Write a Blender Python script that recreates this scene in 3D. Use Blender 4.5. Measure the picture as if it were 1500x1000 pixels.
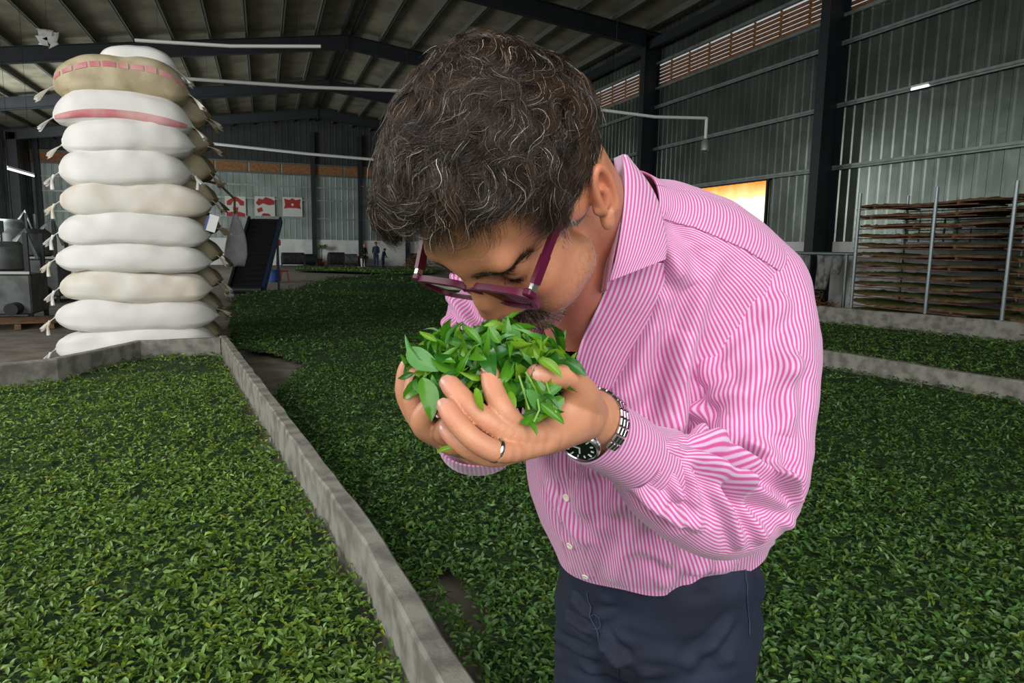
import bpy, math, random
import numpy as np
from mathutils import Vector, Matrix

for o in list(bpy.data.objects): bpy.data.objects.remove(o)
SC = bpy.context.scene
COL = SC.collection

# ---------------------------------------------------------------- camera
F_PX, PITCH, YAW, ROLL = 1009.0, 0.1369, 0.3464, 0.0174
CAMH = 1.65
CAM = np.array([0.0, 0.0, CAMH])
_sy, _cy, _sp, _cp = math.sin(YAW), math.cos(YAW), math.sin(PITCH), math.cos(PITCH)
FW = np.array([_sy * _cp, _cy * _cp, -_sp])
R0 = np.array([_cy, -_sy, 0.0])
U0 = np.array([_sy * _sp, _cy * _sp, _cp])
RT = R0 * math.cos(ROLL) + U0 * math.sin(ROLL)
UP = -R0 * math.sin(ROLL) + U0 * math.cos(ROLL)

cam_d = bpy.data.cameras.new('camera')
cam_o = bpy.data.objects.new('camera', cam_d)
COL.objects.link(cam_o)
cam_d.sensor_fit = 'HORIZONTAL'
cam_d.sensor_width = 36.0
cam_d.lens = 36.0 * F_PX / 1500.0
cam_d.clip_start = 0.05
cam_d.clip_end = 300
cam_o.matrix_world = Matrix(((RT[0], UP[0], -FW[0], CAM[0]), (RT[1], UP[1], -FW[1], CAM[1]), (RT[2], UP[2], -FW[2], CAM[2]), (0, 0, 0, 1)))
SC.camera = cam_o

# ---------------------------------------------------------------- light
w = bpy.data.worlds.new('sky'); SC.world = w; w.use_nodes = True
bg = w.node_tree.nodes['Background']
bg.inputs[0].default_value = (0.80, 0.90, 1.0, 1)
bg.inputs[1].default_value = 0.55

def area(name, loc, target, sx, sy, power, col=(1, 1, 1)):
    l = bpy.data.lights.new(name, 'AREA'); l.shape = 'RECTANGLE'
    l.size = sx; l.size_y = sy; l.energy = power; l.color = col
    o = bpy.data.objects.new(name, l); COL.objects.link(o)
    o.location = loc
    d = Vector(target) - Vector(loc)
    o.rotation_euler = d.to_track_quat('-Z', 'Y').to_euler()
    return o

# daylight entering by the open gable behind the photographer, plus added fill lamps along the closed left side
area('daylight_open_gable', (-0.5, -3.6, 4.2), (1.0, 6.0, 0.6), 9.0, 5.0, 560, (1.0, 0.99, 0.97))
area('fill_left_front', (-9.0, 4.5, 4.8), (0.0, 8.5, 0.8), 7.0, 4.0, 850, (1.0, 0.99, 0.96))  # added fill for the sacks and left bed, no opening here
area('fill_left_mid', (-13.6, 26.0, 4.0), (6.0, 30.0, 1.5), 12.0, 5.0, 1200, (0.95, 0.99, 1.0))  # added fill for the right wall and mid hall, no door here
area('fill_left_rear', (-13.6, 38.0, 4.0), (6.0, 50.0, 1.5), 10.0, 5.0, 3000, (0.95, 0.99, 1.0))  # added fill for the far gable wall, no opening here

SC.view_settings.view_transform = 'Standard'
SC.view_settings.look = 'None'
SC.view_settings.exposure = 0.0
SC.view_settings.gamma = 1.0
SC.view_settings.use_curve_mapping = False
SC.cycles.max_bounces = 6
SC.cycles.transparent_max_bounces = 12
SC.cycles.use_denoising = True

# ---------------------------------------------------------------- helpers
def P(px, py, d):
    """point seen at (px, py) at depth d in front of the camera"""
    return CAM + FW * d + RT * ((px - 750.0) / F_PX * d) + UP * ((500.0 - py) / F_PX * d)

def Gd(px, py, z=0.0):
    """where the ray of a pixel meets the level z"""
    v = FW + RT * ((px - 750.0) / F_PX) + UP * ((500.0 - py) / F_PX)
    t = (z - CAMH) / v[2]
    return CAM + v * t

def onX(px, py, X):
    v = FW + RT * ((px - 750.0) / F_PX) + UP * ((500.0 - py) / F_PX)
    return CAM + v * (X / v[0])

def onY(px, py, Y):
    v = FW + RT * ((px - 750.0) / F_PX) + UP * ((500.0 - py) / F_PX)
    return CAM + v * (Y / v[1])

def rgb(h):
    h = h.lstrip('#')
    c = [int(h[i:i + 2], 16) / 255 for i in (0, 2, 4)]
    return tuple(x / 12.92 if x <= 0.04045 else ((x + 0.055) / 1.055) ** 2.4 for x in c) + (1.0,)

def tag(o, label=None, cat=None, group=None, kind=None):
    if label: o['label'] = label
    if cat: o['category'] = cat
    if group: o['group'] = group
    if kind: o['kind'] = kind
    return o

def empty(name, loc, rz=0.0):
    o = bpy.data.objects.new(name, None); COL.objects.link(o)
    o.location = tuple(float(v) for v in loc); o.rotation_euler = (0, 0, rz); o.empty_display_size = 0.1
    return o

def mesh_obj(name, V, Fc, mat, parent=None, smooth=False, attrs=None, uv=None, mats=None, midx=None):
    """one mesh object; V (n,3) in the parent's space; Fc a list of faces or an (m,k) array"""
    me = bpy.data.meshes.new(name)
    V = np.asarray(V, dtype=np.float32)
    if isinstance(Fc, np.ndarray):
        m, k = Fc.shape
        me.vertices.add(len(V)); me.vertices.foreach_set('co', V.ravel())
        me.loops.add(m * k); me.loops.foreach_set('vertex_index', Fc.astype(np.int32).ravel())
        me.polygons.add(m)
        me.polygons.foreach_set('loop_start', np.arange(0, m * k, k, dtype=np.int32))
        me.polygons.foreach_set('loop_total', np.full(m, k, dtype=np.int32))
        me.update(calc_edges=True)
    else:
        me.from_pydata([tuple(v) for v in V.tolist()], [], [tuple(f) for f in Fc])
        me.update()
    if uv is not None:
        ul = me.uv_layers.new(name='UVMap')
        li = np.empty(len(me.loops), dtype=np.int32); me.loops.foreach_get('vertex_index', li)
        ul.data.foreach_set('uv', np.asarray(uv, dtype=np.float32)[li].ravel())
    for an, av in (attrs or {}).items():
        av = np.asarray(av, dtype=np.float32)
        if av.ndim == 1:
            a = me.attributes.new(an, 'FLOAT', 'POINT'); a.data.foreach_set('value', av)
        else:
            if av.shape[1] == 3: av = np.concatenate([av, np.ones((len(av), 1), np.float32)], 1)
            a = me.color_attributes.new(an, 'FLOAT_COLOR', 'POINT'); a.data.foreach_set('color', av.ravel())
    if smooth: me.polygons.foreach_set('use_smooth', np.ones(len(me.polygons), dtype=bool))
    if mats:
        for mm in mats: me.materials.append(mm)
        if midx is not None: me.polygons.foreach_set('material_index', np.asarray(midx, dtype=np.int32))
    elif mat: me.materials.append(mat)
    o = bpy.data.objects.new(name, me); COL.objects.link(o)
    if parent is not None: o.parent = parent
    return o

class MB:
    """collects shapes into one mesh"""
    def __init__(s): s.v = []; s.f = []; s.n = 0
    def add(s, V, Fc):
        V = np.asarray(V, float)
        s.v.append(V); s.f += [tuple(int(i) + s.n for i in f) for f in Fc]; s.n += len(V); return s
    def box(s, c, size, R=None, bev=0.0):
        hx, hy, hz = [q / 2 for q in size]
        if bev > 0:
            b = min(bev, hx * .9, hy * .9, hz * .9)
            pts = []
            for sx in (-1, 1):
                for sy_ in (-1, 1):
                    for sz in (-1, 1):
                        pts += [(sx * hx, sy_ * (hy - b), sz * (hz - b)), (sx * (hx - b), sy_ * hy, sz * (hz - b)), (sx * (hx - b), sy_ * (hy - b), sz * hz)]
            import bmesh
            bm = bmesh.new()
            for p_ in pts: bm.verts.new(p_)
            r = bmesh.ops.convex_hull(bm, input=bm.verts)
            bm.verts.ensure_lookup_table(); bm.verts.index_update()
            V = np.array([v.co[:] for v in bm.verts]); Fc = [[v.index for v in f.verts] for f in bm.faces]; bm.free()
        else:
            V = np.array([(x * hx, y * hy, z * hz) for x in (-1, 1) for y in (-1, 1) for z in (-1, 1)])
            Fc = [(0, 1, 3, 2), (4, 6, 7, 5), (0, 4, 5, 1), (2, 3, 7, 6), (0, 2, 6, 4), (1, 5, 7, 3)]
        if R is not None: V = V @ np.asarray(R, float).T
        return s.add(V + np.asarray(c, float), Fc)
    def beam(s, a, b, wd, ht, up=(0, 0, 1)):
        """rectangular bar from a to b"""
        a = np.asarray(a, float); b = np.asarray(b, float)
        d = b - a; L = np.linalg.norm(d); d /= L
        up = np.asarray(up, float); sd = np.cross(d, up); sd /= np.linalg.norm(sd); u = np.cross(sd, d)
        R = np.stack([d, sd, u], 1)
        return s.box((a + b) / 2, (L, wd, ht), R)
    def tube(s, pts, r, n=8, caps=True):
        pts = [np.asarray(p, float) for p in pts]
        rs = r if hasattr(r, '__len__') else [r] * len(pts)
        V = []; prev = None
        for i, p in enumerate(pts):
            d = pts[min(i + 1, len(pts) - 1)] - pts[max(i - 1, 0)]; d = d / (np.linalg.norm(d) + 1e-12)
            if prev is None:
                a = np.array([0, 0, 1.]) if abs(d[2]) < .9 else np.array([1., 0, 0])
            else: a = prev
            u = a - d * a.dot(d); u /= np.linalg.norm(u); v = np.cross(d, u); prev = u
            for k in range(n):
                t = 2 * math.pi * k / n
                V.append(p + (u * math.cos(t) + v * math.sin(t)) * rs[i])
        Fc = []
        for i in range(len(pts) - 1):
            for k in range(n):
                k2 = (k + 1) % n
                Fc.append((i * n + k, i * n + k2, (i + 1) * n + k2, (i + 1) * n + k))
        if caps:
            Fc.append(tuple(range(n))[::-1]); Fc.append(tuple((len(pts) - 1) * n + k for k in range(n)))
        return s.add(V, Fc)
    def lathe(s, prof, c=(0, 0, 0), n=24, R=None):
        """prof: (radius, z) pairs"""
        V = []; Fc = []
        for r, z in prof:
            for k in range(n):
                t = 2 * math.pi * k / n; V.append((r * math.cos(t), r * math.sin(t), z))
        for i in range(len(prof) - 1):
            for k in range(n):
                k2 = (k + 1) % n
                Fc.append((i * n + k, i * n + k2, (i + 1) * n + k2, (i + 1) * n + k))
        Fc.append(tuple(range(n))[::-1]); Fc.append(tuple((len(prof) - 1) * n + k for k in range(n)))
        V = np.array(V)
        if R is not None: V = V @ np.asarray(R, float).T
        return s.add(V + np.asarray(c, float), Fc)
    def ellipsoid(s, c, r, n=16, m=10, R=None):
        V = [(0, 0, -1.)]; Fc = []
        for i in range(1, m):
            ph = -math.pi / 2 + math.pi * i / m
            for k in range(n):
                t = 2 * math.pi * k / n; V.append((math.cos(ph) * math.cos(t), math.cos(ph) * math.sin(t), math.sin(ph)))
        V.append((0, 0, 1.))
        for k in range(n): Fc.append((0, 1 + (k + 1) % n, 1 + k))
        for i in range(m - 2):
            for k in range(n):
                a = 1 + i * n; Fc.append((a + k, a + (k + 1) % n, a + n + (k + 1) % n, a + n + k))
        a = 1 + (m - 2) * n; t = len(V) - 1
        for k in range(n): Fc.append((a + k, a + (k + 1) % n, t))
        V = np.array(V) * np.asarray(r, float)
        if R is not None: V = V @ np.asarray(R, float).T
        return s.add(V + np.asarray(c, float), Fc)
    def build(s, name, mat, parent=None, smooth=False, origin=None):
        V = np.concatenate(s.v)
        if origin is not None: V = V - np.asarray(origin, float)
        o = mesh_obj(name, V, s.f, mat, parent, smooth)
        if origin is not None and parent is None: o.location = tuple(float(q) for q in origin)
        if smooth:
            try:
                o.data.set_sharp_from_angle(angle=0.7)
            except Exception: pass
        return o

def copy_tree(o, parent=None):
    c = o.copy(); COL.objects.link(c)
    if parent is not None: c.parent = parent
    for ch in list(o.children): copy_tree(ch, c)
    return c

# value noise on numpy
def _hash(ix, iy, iz, seed):
    h = (ix * 374761393 + iy * 668265263 + iz * 2147483647 + seed * 974634777) & 0xffffffff
    h = (h ^ (h >> 13)) * 1274126177 & 0xffffffff
    return ((h ^ (h >> 16)) & 0xffff) / 65535.0
def noise3(p, seed=0):
    p = np.asarray(p, float); i = np.floor(p).astype(np.int64); f = p - i; f = f * f * (3 - 2 * f)
    r = 0
    for dx in (0, 1):
        for dy in (0, 1):
            for dz in (0, 1):
                wgt = (f[..., 0] if dx else 1 - f[..., 0]) * (f[..., 1] if dy else 1 - f[..., 1]) * (f[..., 2] if dz else 1 - f[..., 2])
                r = r + wgt * _hash(i[..., 0] + dx, i[..., 1] + dy, i[..., 2] + dz, seed)
    return r * 2 - 1

# ---------------------------------------------------------------- materials
def mat(name, col, rough=0.6, metal=0.0, spec=None, noise=None, bump=None, attr=None, sss=0.0, trans=0.0, emit=None, alpha=None, coat=None):
    """noise=(scale, colour2, amount) mixes a second colour by noise; bump=(scale, strength)"""
    m = bpy.data.materials.new(name); m.use_nodes = True
    nt = m.node_tree; n = nt.nodes; L = nt.links; b = n['Principled BSDF']
    c = rgb(col) if isinstance(col, str) else tuple(col) + ((1.0,) if len(col) == 3 else ())
    b.inputs['Base Color'].default_value = c
    b.inputs['Roughness'].default_value = rough; b.inputs['Metallic'].default_value = metal
    if spec is not None: b.inputs['Specular IOR Level'].default_value = spec
    if coat: b.inputs['Coat Weight'].default_value = coat; b.inputs['Coat Roughness'].default_value = .1
    src = None
    if attr:
        a = n.new('ShaderNodeAttribute'); a.attribute_name = attr; src = a.outputs['Color']
        L.new(src, b.inputs['Base Color'])
    if noise:
        sc, c2, amt = noise[:3]
        t = n.new('ShaderNodeTexCoord'); x = n.new('ShaderNodeTexNoise'); x.inputs['Scale'].default_value = sc
        x.inputs['Detail'].default_value = 6; L.new(t.outputs['Object'], x.inputs['Vector'])
        r = n.new('ShaderNodeMapRange'); r.inputs[1].default_value = .42; r.inputs[2].default_value = .62; r.inputs[4].default_value = amt
        L.new(x.outputs['Fac'], r.inputs[0])
        mx = n.new('ShaderNodeMix'); mx.data_type = 'RGBA'
        if src: L.new(src, mx.inputs[6])
        else: mx.inputs[6].default_value = c
        mx.inputs[7].default_value = rgb(c2); L.new(r.outputs[0], mx.inputs[0])
        L.new(mx.outputs[2], b.inputs['Base Color'])
    if bump:
        t = n.new('ShaderNodeTexCoord'); x = n.new('ShaderNodeTexNoise'); x.inputs['Scale'].default_value = bump[0]; x.inputs['Detail'].default_value = 5
        L.new(t.outputs['Object'], x.inputs['Vector'])
        bp = n.new('ShaderNodeBump'); bp.inputs['Strength'].default_value = bump[1]; bp.inputs['Distance'].default_value = bump[2] if len(bump) > 2 else .01
        L.new(x.outputs['Fac'], bp.inputs['Height']); L.new(bp.outputs['Normal'], b.inputs['Normal'])
    if sss: b.inputs['Subsurface Weight'].default_value = sss; b.inputs['Subsurface Radius'].default_value = (1, .35, .2); b.inputs['Subsurface Scale'].default_value = .004
    if trans:
        ts = n.new('ShaderNodeBsdfTranslucent'); ms = n.new('ShaderNodeMixShader'); ms.inputs[0].default_value = trans
        if src: L.new(src, ts.inputs[0])
        else: ts.inputs[0].default_value = c
        L.new(b.outputs[0], ms.inputs[1]); L.new(ts.outputs[0], ms.inputs[2]); L.new(ms.outputs[0], n['Material Output'].inputs[0])
    if emit: b.inputs['Emission Color'].default_value = rgb(emit[0]); b.inputs['Emission Strength'].default_value = emit[1]
    if alpha is not None: b.inputs['Alpha'].default_value = alpha
    return m

M = {}
M['concrete_floor'] = mat('concrete_floor', '#857c71', .85, noise=(2.5, '#655d54', .9), bump=(30, .15))
M['concrete_kerb'] = mat('concrete_kerb', '#97948a', .9, noise=(7, '#6d6a62', .9), bump=(60, .5, .006))
M['plinth'] = mat('whitewashed_plinth', '#d8d9d5', .9, noise=(1.3, '#b3b3ad', .6), bump=(20, .1))
M['steel_dark'] = mat('dark_blue_steel', '#10191e', .5, noise=(3, '#0b1013', .7))
M['galv'] = mat('galvanised_steel', '#8b948f', .4, .5, noise=(4, '#6f7873', .6))
M['sheet'] = mat('galvanised_sheet', '#6b736b', .27, .7, noise=(.8, '#50574f', .8), bump=(3, .2, .02))
M['sheet_back'] = mat('galvanised_sheet_far', '#8d9791', .5, .4, noise=(.6, '#6d766f', .8))
M['roof_pan'] = mat('roof_insulation', '#7d7a67', .75, noise=(.9, '#5f5d4f', .8), bump=(1.5, .5, .05))
M['purlin'] = mat('purlin_steel', '#5b5e56', .55, .3)
M['brown'] = mat('brown_blind', '#8f6139', .7, noise=(6, '#654226', .7))
M['pvc'] = mat('white_pipe_plastic', '#c9cbc4', .4)
M['white_paint'] = mat('white_paint', '#d8d8d4', .5)
M['black'] = mat('black_rubber', '#121312', .6)
M['dark_metal'] = mat('dark_machine_metal', '#2c3032', .5, .4)
M['grey_metal'] = mat('grey_machine_metal', '#6f7472', .5, .4, noise=(3, '#4a4e4c', .7))
M['blue_metal'] = mat('blue_painted_steel', '#1c3557', .5, .1)
M['red'] = mat('red_paint', '#a3231f', .5)
M['blue_plastic'] = mat('blue_plastic', '#1f3f86', .4)
M['wood'] = mat('weathered_wood', '#7a5a3c', .8, noise=(8, '#4f3824', .8))
M['dark_wood'] = mat('dark_tray_wood', '#77523a', .75, noise=(8, '#4a3020', .8))
M['steel_light'] = mat('light_steel_tube', '#8f9a9c', .35, .6)
# ================================================================= the hall
XR, S, Y0, XRG, HR, HE = 13.7, 8.6989, 14.0549, 3.66, 10.349, 9.19
XL, HL, YB, PL, YF = -14.0, 7.75, 53.6, 1.91, -4.0
def roofz(x):
    return HR - (x - XRG) * (HR - HE) / (XR - XRG) if x > XRG else HR - (XRG - x) * (HR - HL) / (XRG - XL)
frames = [Y0 + S * k for k in range(-1, 5)]

def struct(o, label=None):
    o['kind'] = 'structure'
    if label: o['label'] = label
    return o

fl = MB().box(((XR + XL) / 2, (YF + YB) / 2 - 4, -0.1), (XR - XL + 1, YB - YF + 12, 0.2)).build('floor', M['concrete_floor'])
struct(fl, 'bare grey concrete floor of the hall')

# ribbed sheet walls -------------------------------------------------
def ribbed(p0, p1, z0, z1, inward, pitch=.30, depth=.022, rw=.05):
    """trapezoid ribbed sheet between p0 and p1 (xy) from z0 to z1, ribs towards 'inward'"""
    p0 = np.array(p0, float); p1 = np.array(p1, float); L = np.linalg.norm(p1 - p0); d = (p1 - p0) / L
    inw = np.array(inward, float)
    prof = []
    n = int(L / pitch)
    for i in range(n):
        s = i * pitch
        prof += [(s, 0), (s + pitch - 2 * rw - .02, 0), (s + pitch - 1.5 * rw - .01, depth), (s + pitch - .5 * rw, depth)]
    prof.append((L, 0))
    V = []; Fc = []
    for s, h in prof:
        q = p0 + d * s + inw * h
        V += [(q[0], q[1], z0), (q[0], q[1], z1)]
    for i in range(len(prof) - 1): Fc.append((2 * i, 2 * i + 2, 2 * i + 3, 2 * i + 1))
    return V, Fc

zb0, zb1 = 7.42, 8.25        # louvre band of the right wall
wr = MB()
for a, b in ((PL, zb0), (zb1, HE + .5)):
    V, Fc = ribbed((XR, YF), (XR, YB), a, b, (-1, 0)); wr.add(V, Fc)
wr = wr.build('wall_right', M['sheet']); struct(wr, 'ribbed galvanised sheet side wall with long glints')
pw = MB().box((XR + .1, (YF + YB) / 2, PL / 2), (.3, YB - YF, PL)).build('plinth_wall', M['plinth'], wr); struct(pw)
wb = MB()
V, Fc = ribbed((XL, YB), (XR, YB), PL, 7.3, (0, -1), pitch=.42); wb.add(V, Fc)
wb = wb.build('wall_back', M['sheet_back']); struct(wb, 'far gable wall of ribbed sheet above a white plinth')
V, Fc = ribbed((XL, YB), (XR, YB), 7.3, HR + .5, (0, -1), pitch=.42)  # upper gable: shade under the roof put into a darker sheet colour
M['gable_shade'] = mat('shaded_gable_sheet', '#2c312d', .7, noise=(.8, '#1d211e', .8)); ug = mesh_obj('gable_shade_sheet', V, Fc, M['gable_shade'], wb); struct(ug)
pb = MB().box(((XL + XR) / 2, YB + .1, PL / 2), (XR - XL, .3, PL)).build('plinth_wall', M['plinth'], wb); struct(pb)
wl = MB()
V, Fc = ribbed((XL, YF), (XL, YB), 0, HL + .2, (1, 0), pitch=.42); wl.add(V, Fc)
wl = wl.build('wall_left', M['sheet']); struct(wl, 'shadowed ribbed sheet wall behind the machines')

# girts on the walls
for z in (3.764, 5.277, 6.756):
    g = MB().box((XR - .09, (YF + YB) / 2, z), (.1, YB - YF, .07)).box((XR - .13, (YF + YB) / 2, z - .05), (.02, YB - YF, .05))
    struct(g.build('wall_girt', M['galv'], wr))
for z in (zb0 - .02, zb1 + .02):
    g = MB().box((XR - .08, (YF + YB) / 2, z), (.12, YB - YF, .08)); struct(g.build('wall_girt', M['galv'], wr))
for z in (3.445, 5.687, 4.75, 6.55, 7.3):
    g = MB().box(((XL + XR) / 2, YB - .1, z), (XR - XL, .1, .11)); struct(g.build('wall_girt', M['galv'] if z < 6 else M['purlin'], wb))
# louvre band: brown slats with daylight behind
lv = MB()
nsl = 6
for i in range(nsl):
    z = zb0 + .06 + (zb1 - zb0 - .1) * (i + .5) / nsl
    lv.box((XR + .01, (YF + YB) / 2, z), (.02, YB - YF, .122), R=np.array([[.9, 0, .43], [0, 1, 0], [-.43, 0, .9]]))
for y in np.arange(YF + .7, YB, 1.1): lv.box((XR + .04, y, (zb0 + zb1) / 2), (.04, .06, zb1 - zb0))
lv = lv.build('louvre_band', M['brown'], wr); struct(lv)
M['daylight'] = mat('daylight_outside', '#f2f4ff', 1, emit=('#f0efe8', .9))
# brown vent band on the back wall
vb = MB()
for i in range(int((XR - XL) / 2.2)):
    vb.box((XL + 1.1 + 2.2 * i, YB - .06, 6.93), (2.05, .08, .62))
struct(vb.build('vent_band', M['brown'], wb))
# columns of the back wall
for x in [onY(q_, 300, YB)[0] for q_ in (459, 527, 596, 665, 735, 240, 60)]:
    g = MB().box((x, YB - .25, HR / 2 - .4), (.3, .3, HR - .8)); struct(g.build('wall_post', M['steel_dark'], wb))

# roof ---------------------------------------------------------------
rv = []; rf = []
xs = np.concatenate([np.linspace(XL, XRG, 90), np.linspace(XRG, XR, 60)[1:]])
px_ = 1.35
for y in (YF - 2, YB):
    for x in xs:
        sag = -.05 * math.cos(2 * math.pi * (x - XRG) / px_) if True else 0
        rv.append((x, y, roofz(x) + .33 + .0 * sag))
n = len(xs)
for i in range(n - 1): rf.append((i, i + 1, n + i + 1, n + i))
ceil = mesh_obj('ceiling', rv, rf, M['roof_pan']); struct(ceil, 'khaki grey insulated sheet roof carried on steel beams')
k = int((XRG - XL) / px_)
for i in range(-k, int((XR - XRG) / px_) + 1):
    x = XRG + i * px_
    if i == 0:
        for dx in (-.22, .22):
            g = MB().beam((x + dx, YF, roofz(x + dx) + .2), (x + dx, YB, roofz(x + dx) + .2), .06, .24); struct(g.build('purlin', M['steel_dark'], ceil))
        continue
    g = MB().beam((x, YF, roofz(x) + .2), (x, YB, roofz(x) + .2), .05, .22).beam((x + .04, YF, roofz(x) + .1), (x + .04, YB, roofz(x) + .1), .08, .02)
    struct(g.build('purlin', M['purlin'], ceil))
# steel portal frames
def ibeam(mb, a, b, d, fw_, up):
    a = np.array(a, float); b = np.array(b, float); up = np.array(up, float)
    mb.beam(a, b, .03, d, up); e = up * (d / 2)
    mb.beam(a + e, b + e, fw_, .03, up); mb.beam(a - e, b - e, fw_, .03, up)
for y in frames:
    b = MB()
    ur = np.array([(HR - HE), 0, (XR - XRG)]); ur = ur / np.linalg.norm(ur)
    ul = np.array([-(HR - HL), 0, (XRG - XL)]); ul = ul / np.linalg.norm(ul)
    dd = .56
    ibeam(b, (XRG, y, HR - .2), (XR, y, HE - .2), dd, .24, ur)
    ibeam(b, (XRG, y, HR - .2), (XL, y, HL - .2), dd, .24, ul)
    b.box((XRG, y, HR - .2), (.06, .3, .8))
    struct(b.build('roof_beam', M['steel_dark']), 'dark blue steel roof beam of the portal frame')
    c = MB()
    ibeam(c, (XR - .38, y, 0), (XR - .38, y, HE), .6, .3, (1, 0, 0))
    c.box((XR - .38, y, .02), (.8, .5, .04))
    struct(c.build('steel_column', M['steel_dark']), 'dark blue steel column against the ribbed wall')
    c = MB(); ibeam(c, (XL + .38, y, 0), (XL + .38, y, HL), .5, .28, (1, 0, 0))
    struct(c.build('steel_column', M['steel_dark']), 'dark steel column on the unlit left wall')
# eave beam
eb = MB().box((XR - .45, (YF + YB) / 2, HE - .35), (.2, YB - YF, .3)); struct(eb.build('eave_beam', M['steel_dark']), 'dark beam along the eaves')

# lit window with an orange curtain ---------------------------------
def win_mat():
    m = bpy.data.materials.new('sunlit_curtain'); m.use_nodes = True
    n = m.node_tree.nodes; L = m.node_tree.links; b = n['Principled BSDF']
    t = n.new('ShaderNodeTexCoord'); sp = n.new('ShaderNodeSeparateXYZ'); L.new(t.outputs['Object'], sp.inputs[0])
    nz = n.new('ShaderNodeTexNoise'); nz.inputs['Scale'].default_value = 2.2; L.new(t.outputs['Object'], nz.inputs['Vector'])
    ma = n.new('ShaderNodeMath'); ma.operation = 'MULTIPLY_ADD'; ma.inputs[1].default_value = .15; L.new(nz.outputs[0], ma.inputs[0]); dv_ = n.new('ShaderNodeMath'); dv_.operation = 'MULTIPLY_ADD'; dv_.inputs[1].default_value = .57; dv_.inputs[2].default_value = -.30; L.new(sp.outputs[2], dv_.inputs[0]); L.new(dv_.outputs[0], ma.inputs[2])
    cr = n.new('ShaderNodeValToRGB'); L.new(ma.outputs[0], cr.inputs[0])
    e = cr.color_ramp.elements
    e[0].position = .42; e[0].color = rgb('#fffbe8'); e[1].position = .74; e[1].color = rgb('#d98a3a')
    k = e.new(.56); k.color = rgb('#f6cf86')
    L.new(cr.outputs[0], b.inputs['Emission Color']); b.inputs['Emission Strength'].default_value = 1.35
    L.new(cr.outputs[0], b.inputs['Base Color']); b.inputs['Roughness'].default_value = .9
    return m
A = onX(1018, 276, XR - .1); B = onX(1124, 262, XR - .1)
ytop, zt = (A[1], B[1]), max(A[2], B[2])
wy0, wy1 = min(ytop), max(ytop); zt = (A[2] + B[2]) / 2
wz0 = zt - 1.75
nn = 40; cv = []; cf = []
for i in range(nn + 1):
    y = (wy1 - wy0) * i / nn
    for z in (0, zt - wz0): cv.append((-.05 + .02 * math.sin(i * 1.9), y, z))
for i in range(nn): cf.append((2 * i, 2 * i + 1, 2 * i + 3, 2 * i + 2))
wf = MB()
for (y, z, a, b) in (((wy0 + wy1) / 2, zt, wy1 - wy0 + .12, .06), ((wy0 + wy1) / 2, wz0, wy1 - wy0 + .12, .06)): wf.box((XR - .07, y, z), (.08, a, b))
for y in (wy0, wy1): wf.box((XR - .07, y, (zt + wz0) / 2), (.08, .06, zt - wz0))
wf = wf.build('window_1', M['steel_dark']); struct(wf, 'sunlit window in the ribbed wall with an orange curtain')
cu = mesh_obj('curtain', cv, cf, win_mat(), wf, smooth=True); cu.location = (XR, wy0, wz0); struct(cu)

# kerbs --------------------------------------------------------------
KH = .30; LZ = .05
def kerb(name, pts, wd, h, label):
    """low concrete kerb following ground points; wd to the left of the walking direction is 0"""
    V = []; Fc = []
    m_ = len(pts)
    pts = [np.array(p_[:2], float) for p_ in pts]
    # resample with slight waviness
    out = []
    for i in range(m_ - 1):
        L = np.linalg.norm(pts[i + 1] - pts[i]); kk = max(2, int(L / .25))
        for j in range(kk): out.append(pts[i] + (pts[i + 1] - pts[i]) * j / kk)
    out.append(pts[-1]); out = np.array(out)
    rng = np.random.RandomState(len(name) + m_)
    for i, p_ in enumerate(out):
        d = out[min(i + 1, len(out) - 1)] - out[max(i - 1, 0)]; d /= np.linalg.norm(d); nrm = np.array([-d[1], d[0]])
        j = rng.uniform(-.006, .006, 4)
        a = p_ + nrm * (wd / 2 + j[0]); b = p_ - nrm * (wd / 2 + j[1])
        z = h + j[2]
        bv = .012
        V += [(a[0], a[1], -.02), (a[0], a[1], z - bv), (a[0] - nrm[0] * bv, a[1] - nrm[1] * bv, z), (b[0] + nrm[0] * bv, b[1] + nrm[1] * bv, z), (b[0], b[1], z - bv), (b[0], b[1], -.02)]
    for i in range(len(out) - 1):
        for k_ in range(5): Fc.append((i * 6 + k_, i * 6 + k_ + 1, i * 6 + 7 + k_, i * 6 + 6 + k_))
    Fc.append((0, 1, 2, 3, 4, 5)); e = (len(out) - 1) * 6; Fc.append((e + 5, e + 4, e + 3, e + 2, e + 1, e))
    o = mesh_obj('kerb', V, Fc, M['concrete_kerb']); struct(o, label)
    return o
KA = Gd(327, 491, KH); KM = Gd(548, 790, KH) ; KB = Gd(672, 1000, KH)
dkb = (KB - KM); KC = KB + dkb / np.linalg.norm(dkb) * 2.6
kerb('a', [KA, KM, KB, KC], .10, KH, 'low concrete kerb running from the sack stack towards the viewer')
cx = [Gd(322, 494, KH), Gd(203, 499, KH), Gd(78, 525, KH), Gd(0, 533, KH)]
dd_ = cx[3] - cx[2]; cx.append(cx[3] + dd_ / np.linalg.norm(dd_) * 3.0)
kerb('bb', cx, .12, KH, 'low cross kerb at the foot of the white sack stack')
fa, fb = Gd(1195, 510, KH), Gd(1500, 558, KH); fd = (fb - fa) / np.linalg.norm(fb - fa)
kerb('ccc', [fa - fd * 7.5, fa, fb, fb + fd * 3], .12, KH, 'nearer concrete kerb between two beds of tea leaves behind the man')
KH2 = .56
ra, rb = Gd(1187, 447, KH2), Gd(1500, 472, KH2); rd = (rb - ra) / np.linalg.norm(rb - ra)
kerb('dddd', [ra - rd * 7, ra, rb, rb + rd * 3], .14, KH2, 'farther concrete kerb in front of the tray racks')
print('KERBS', KA, KM, KB, cx[1], cx[3], fa, fb, ra, rb, 'window', wy0, wy1, wz0, zt)
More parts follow.
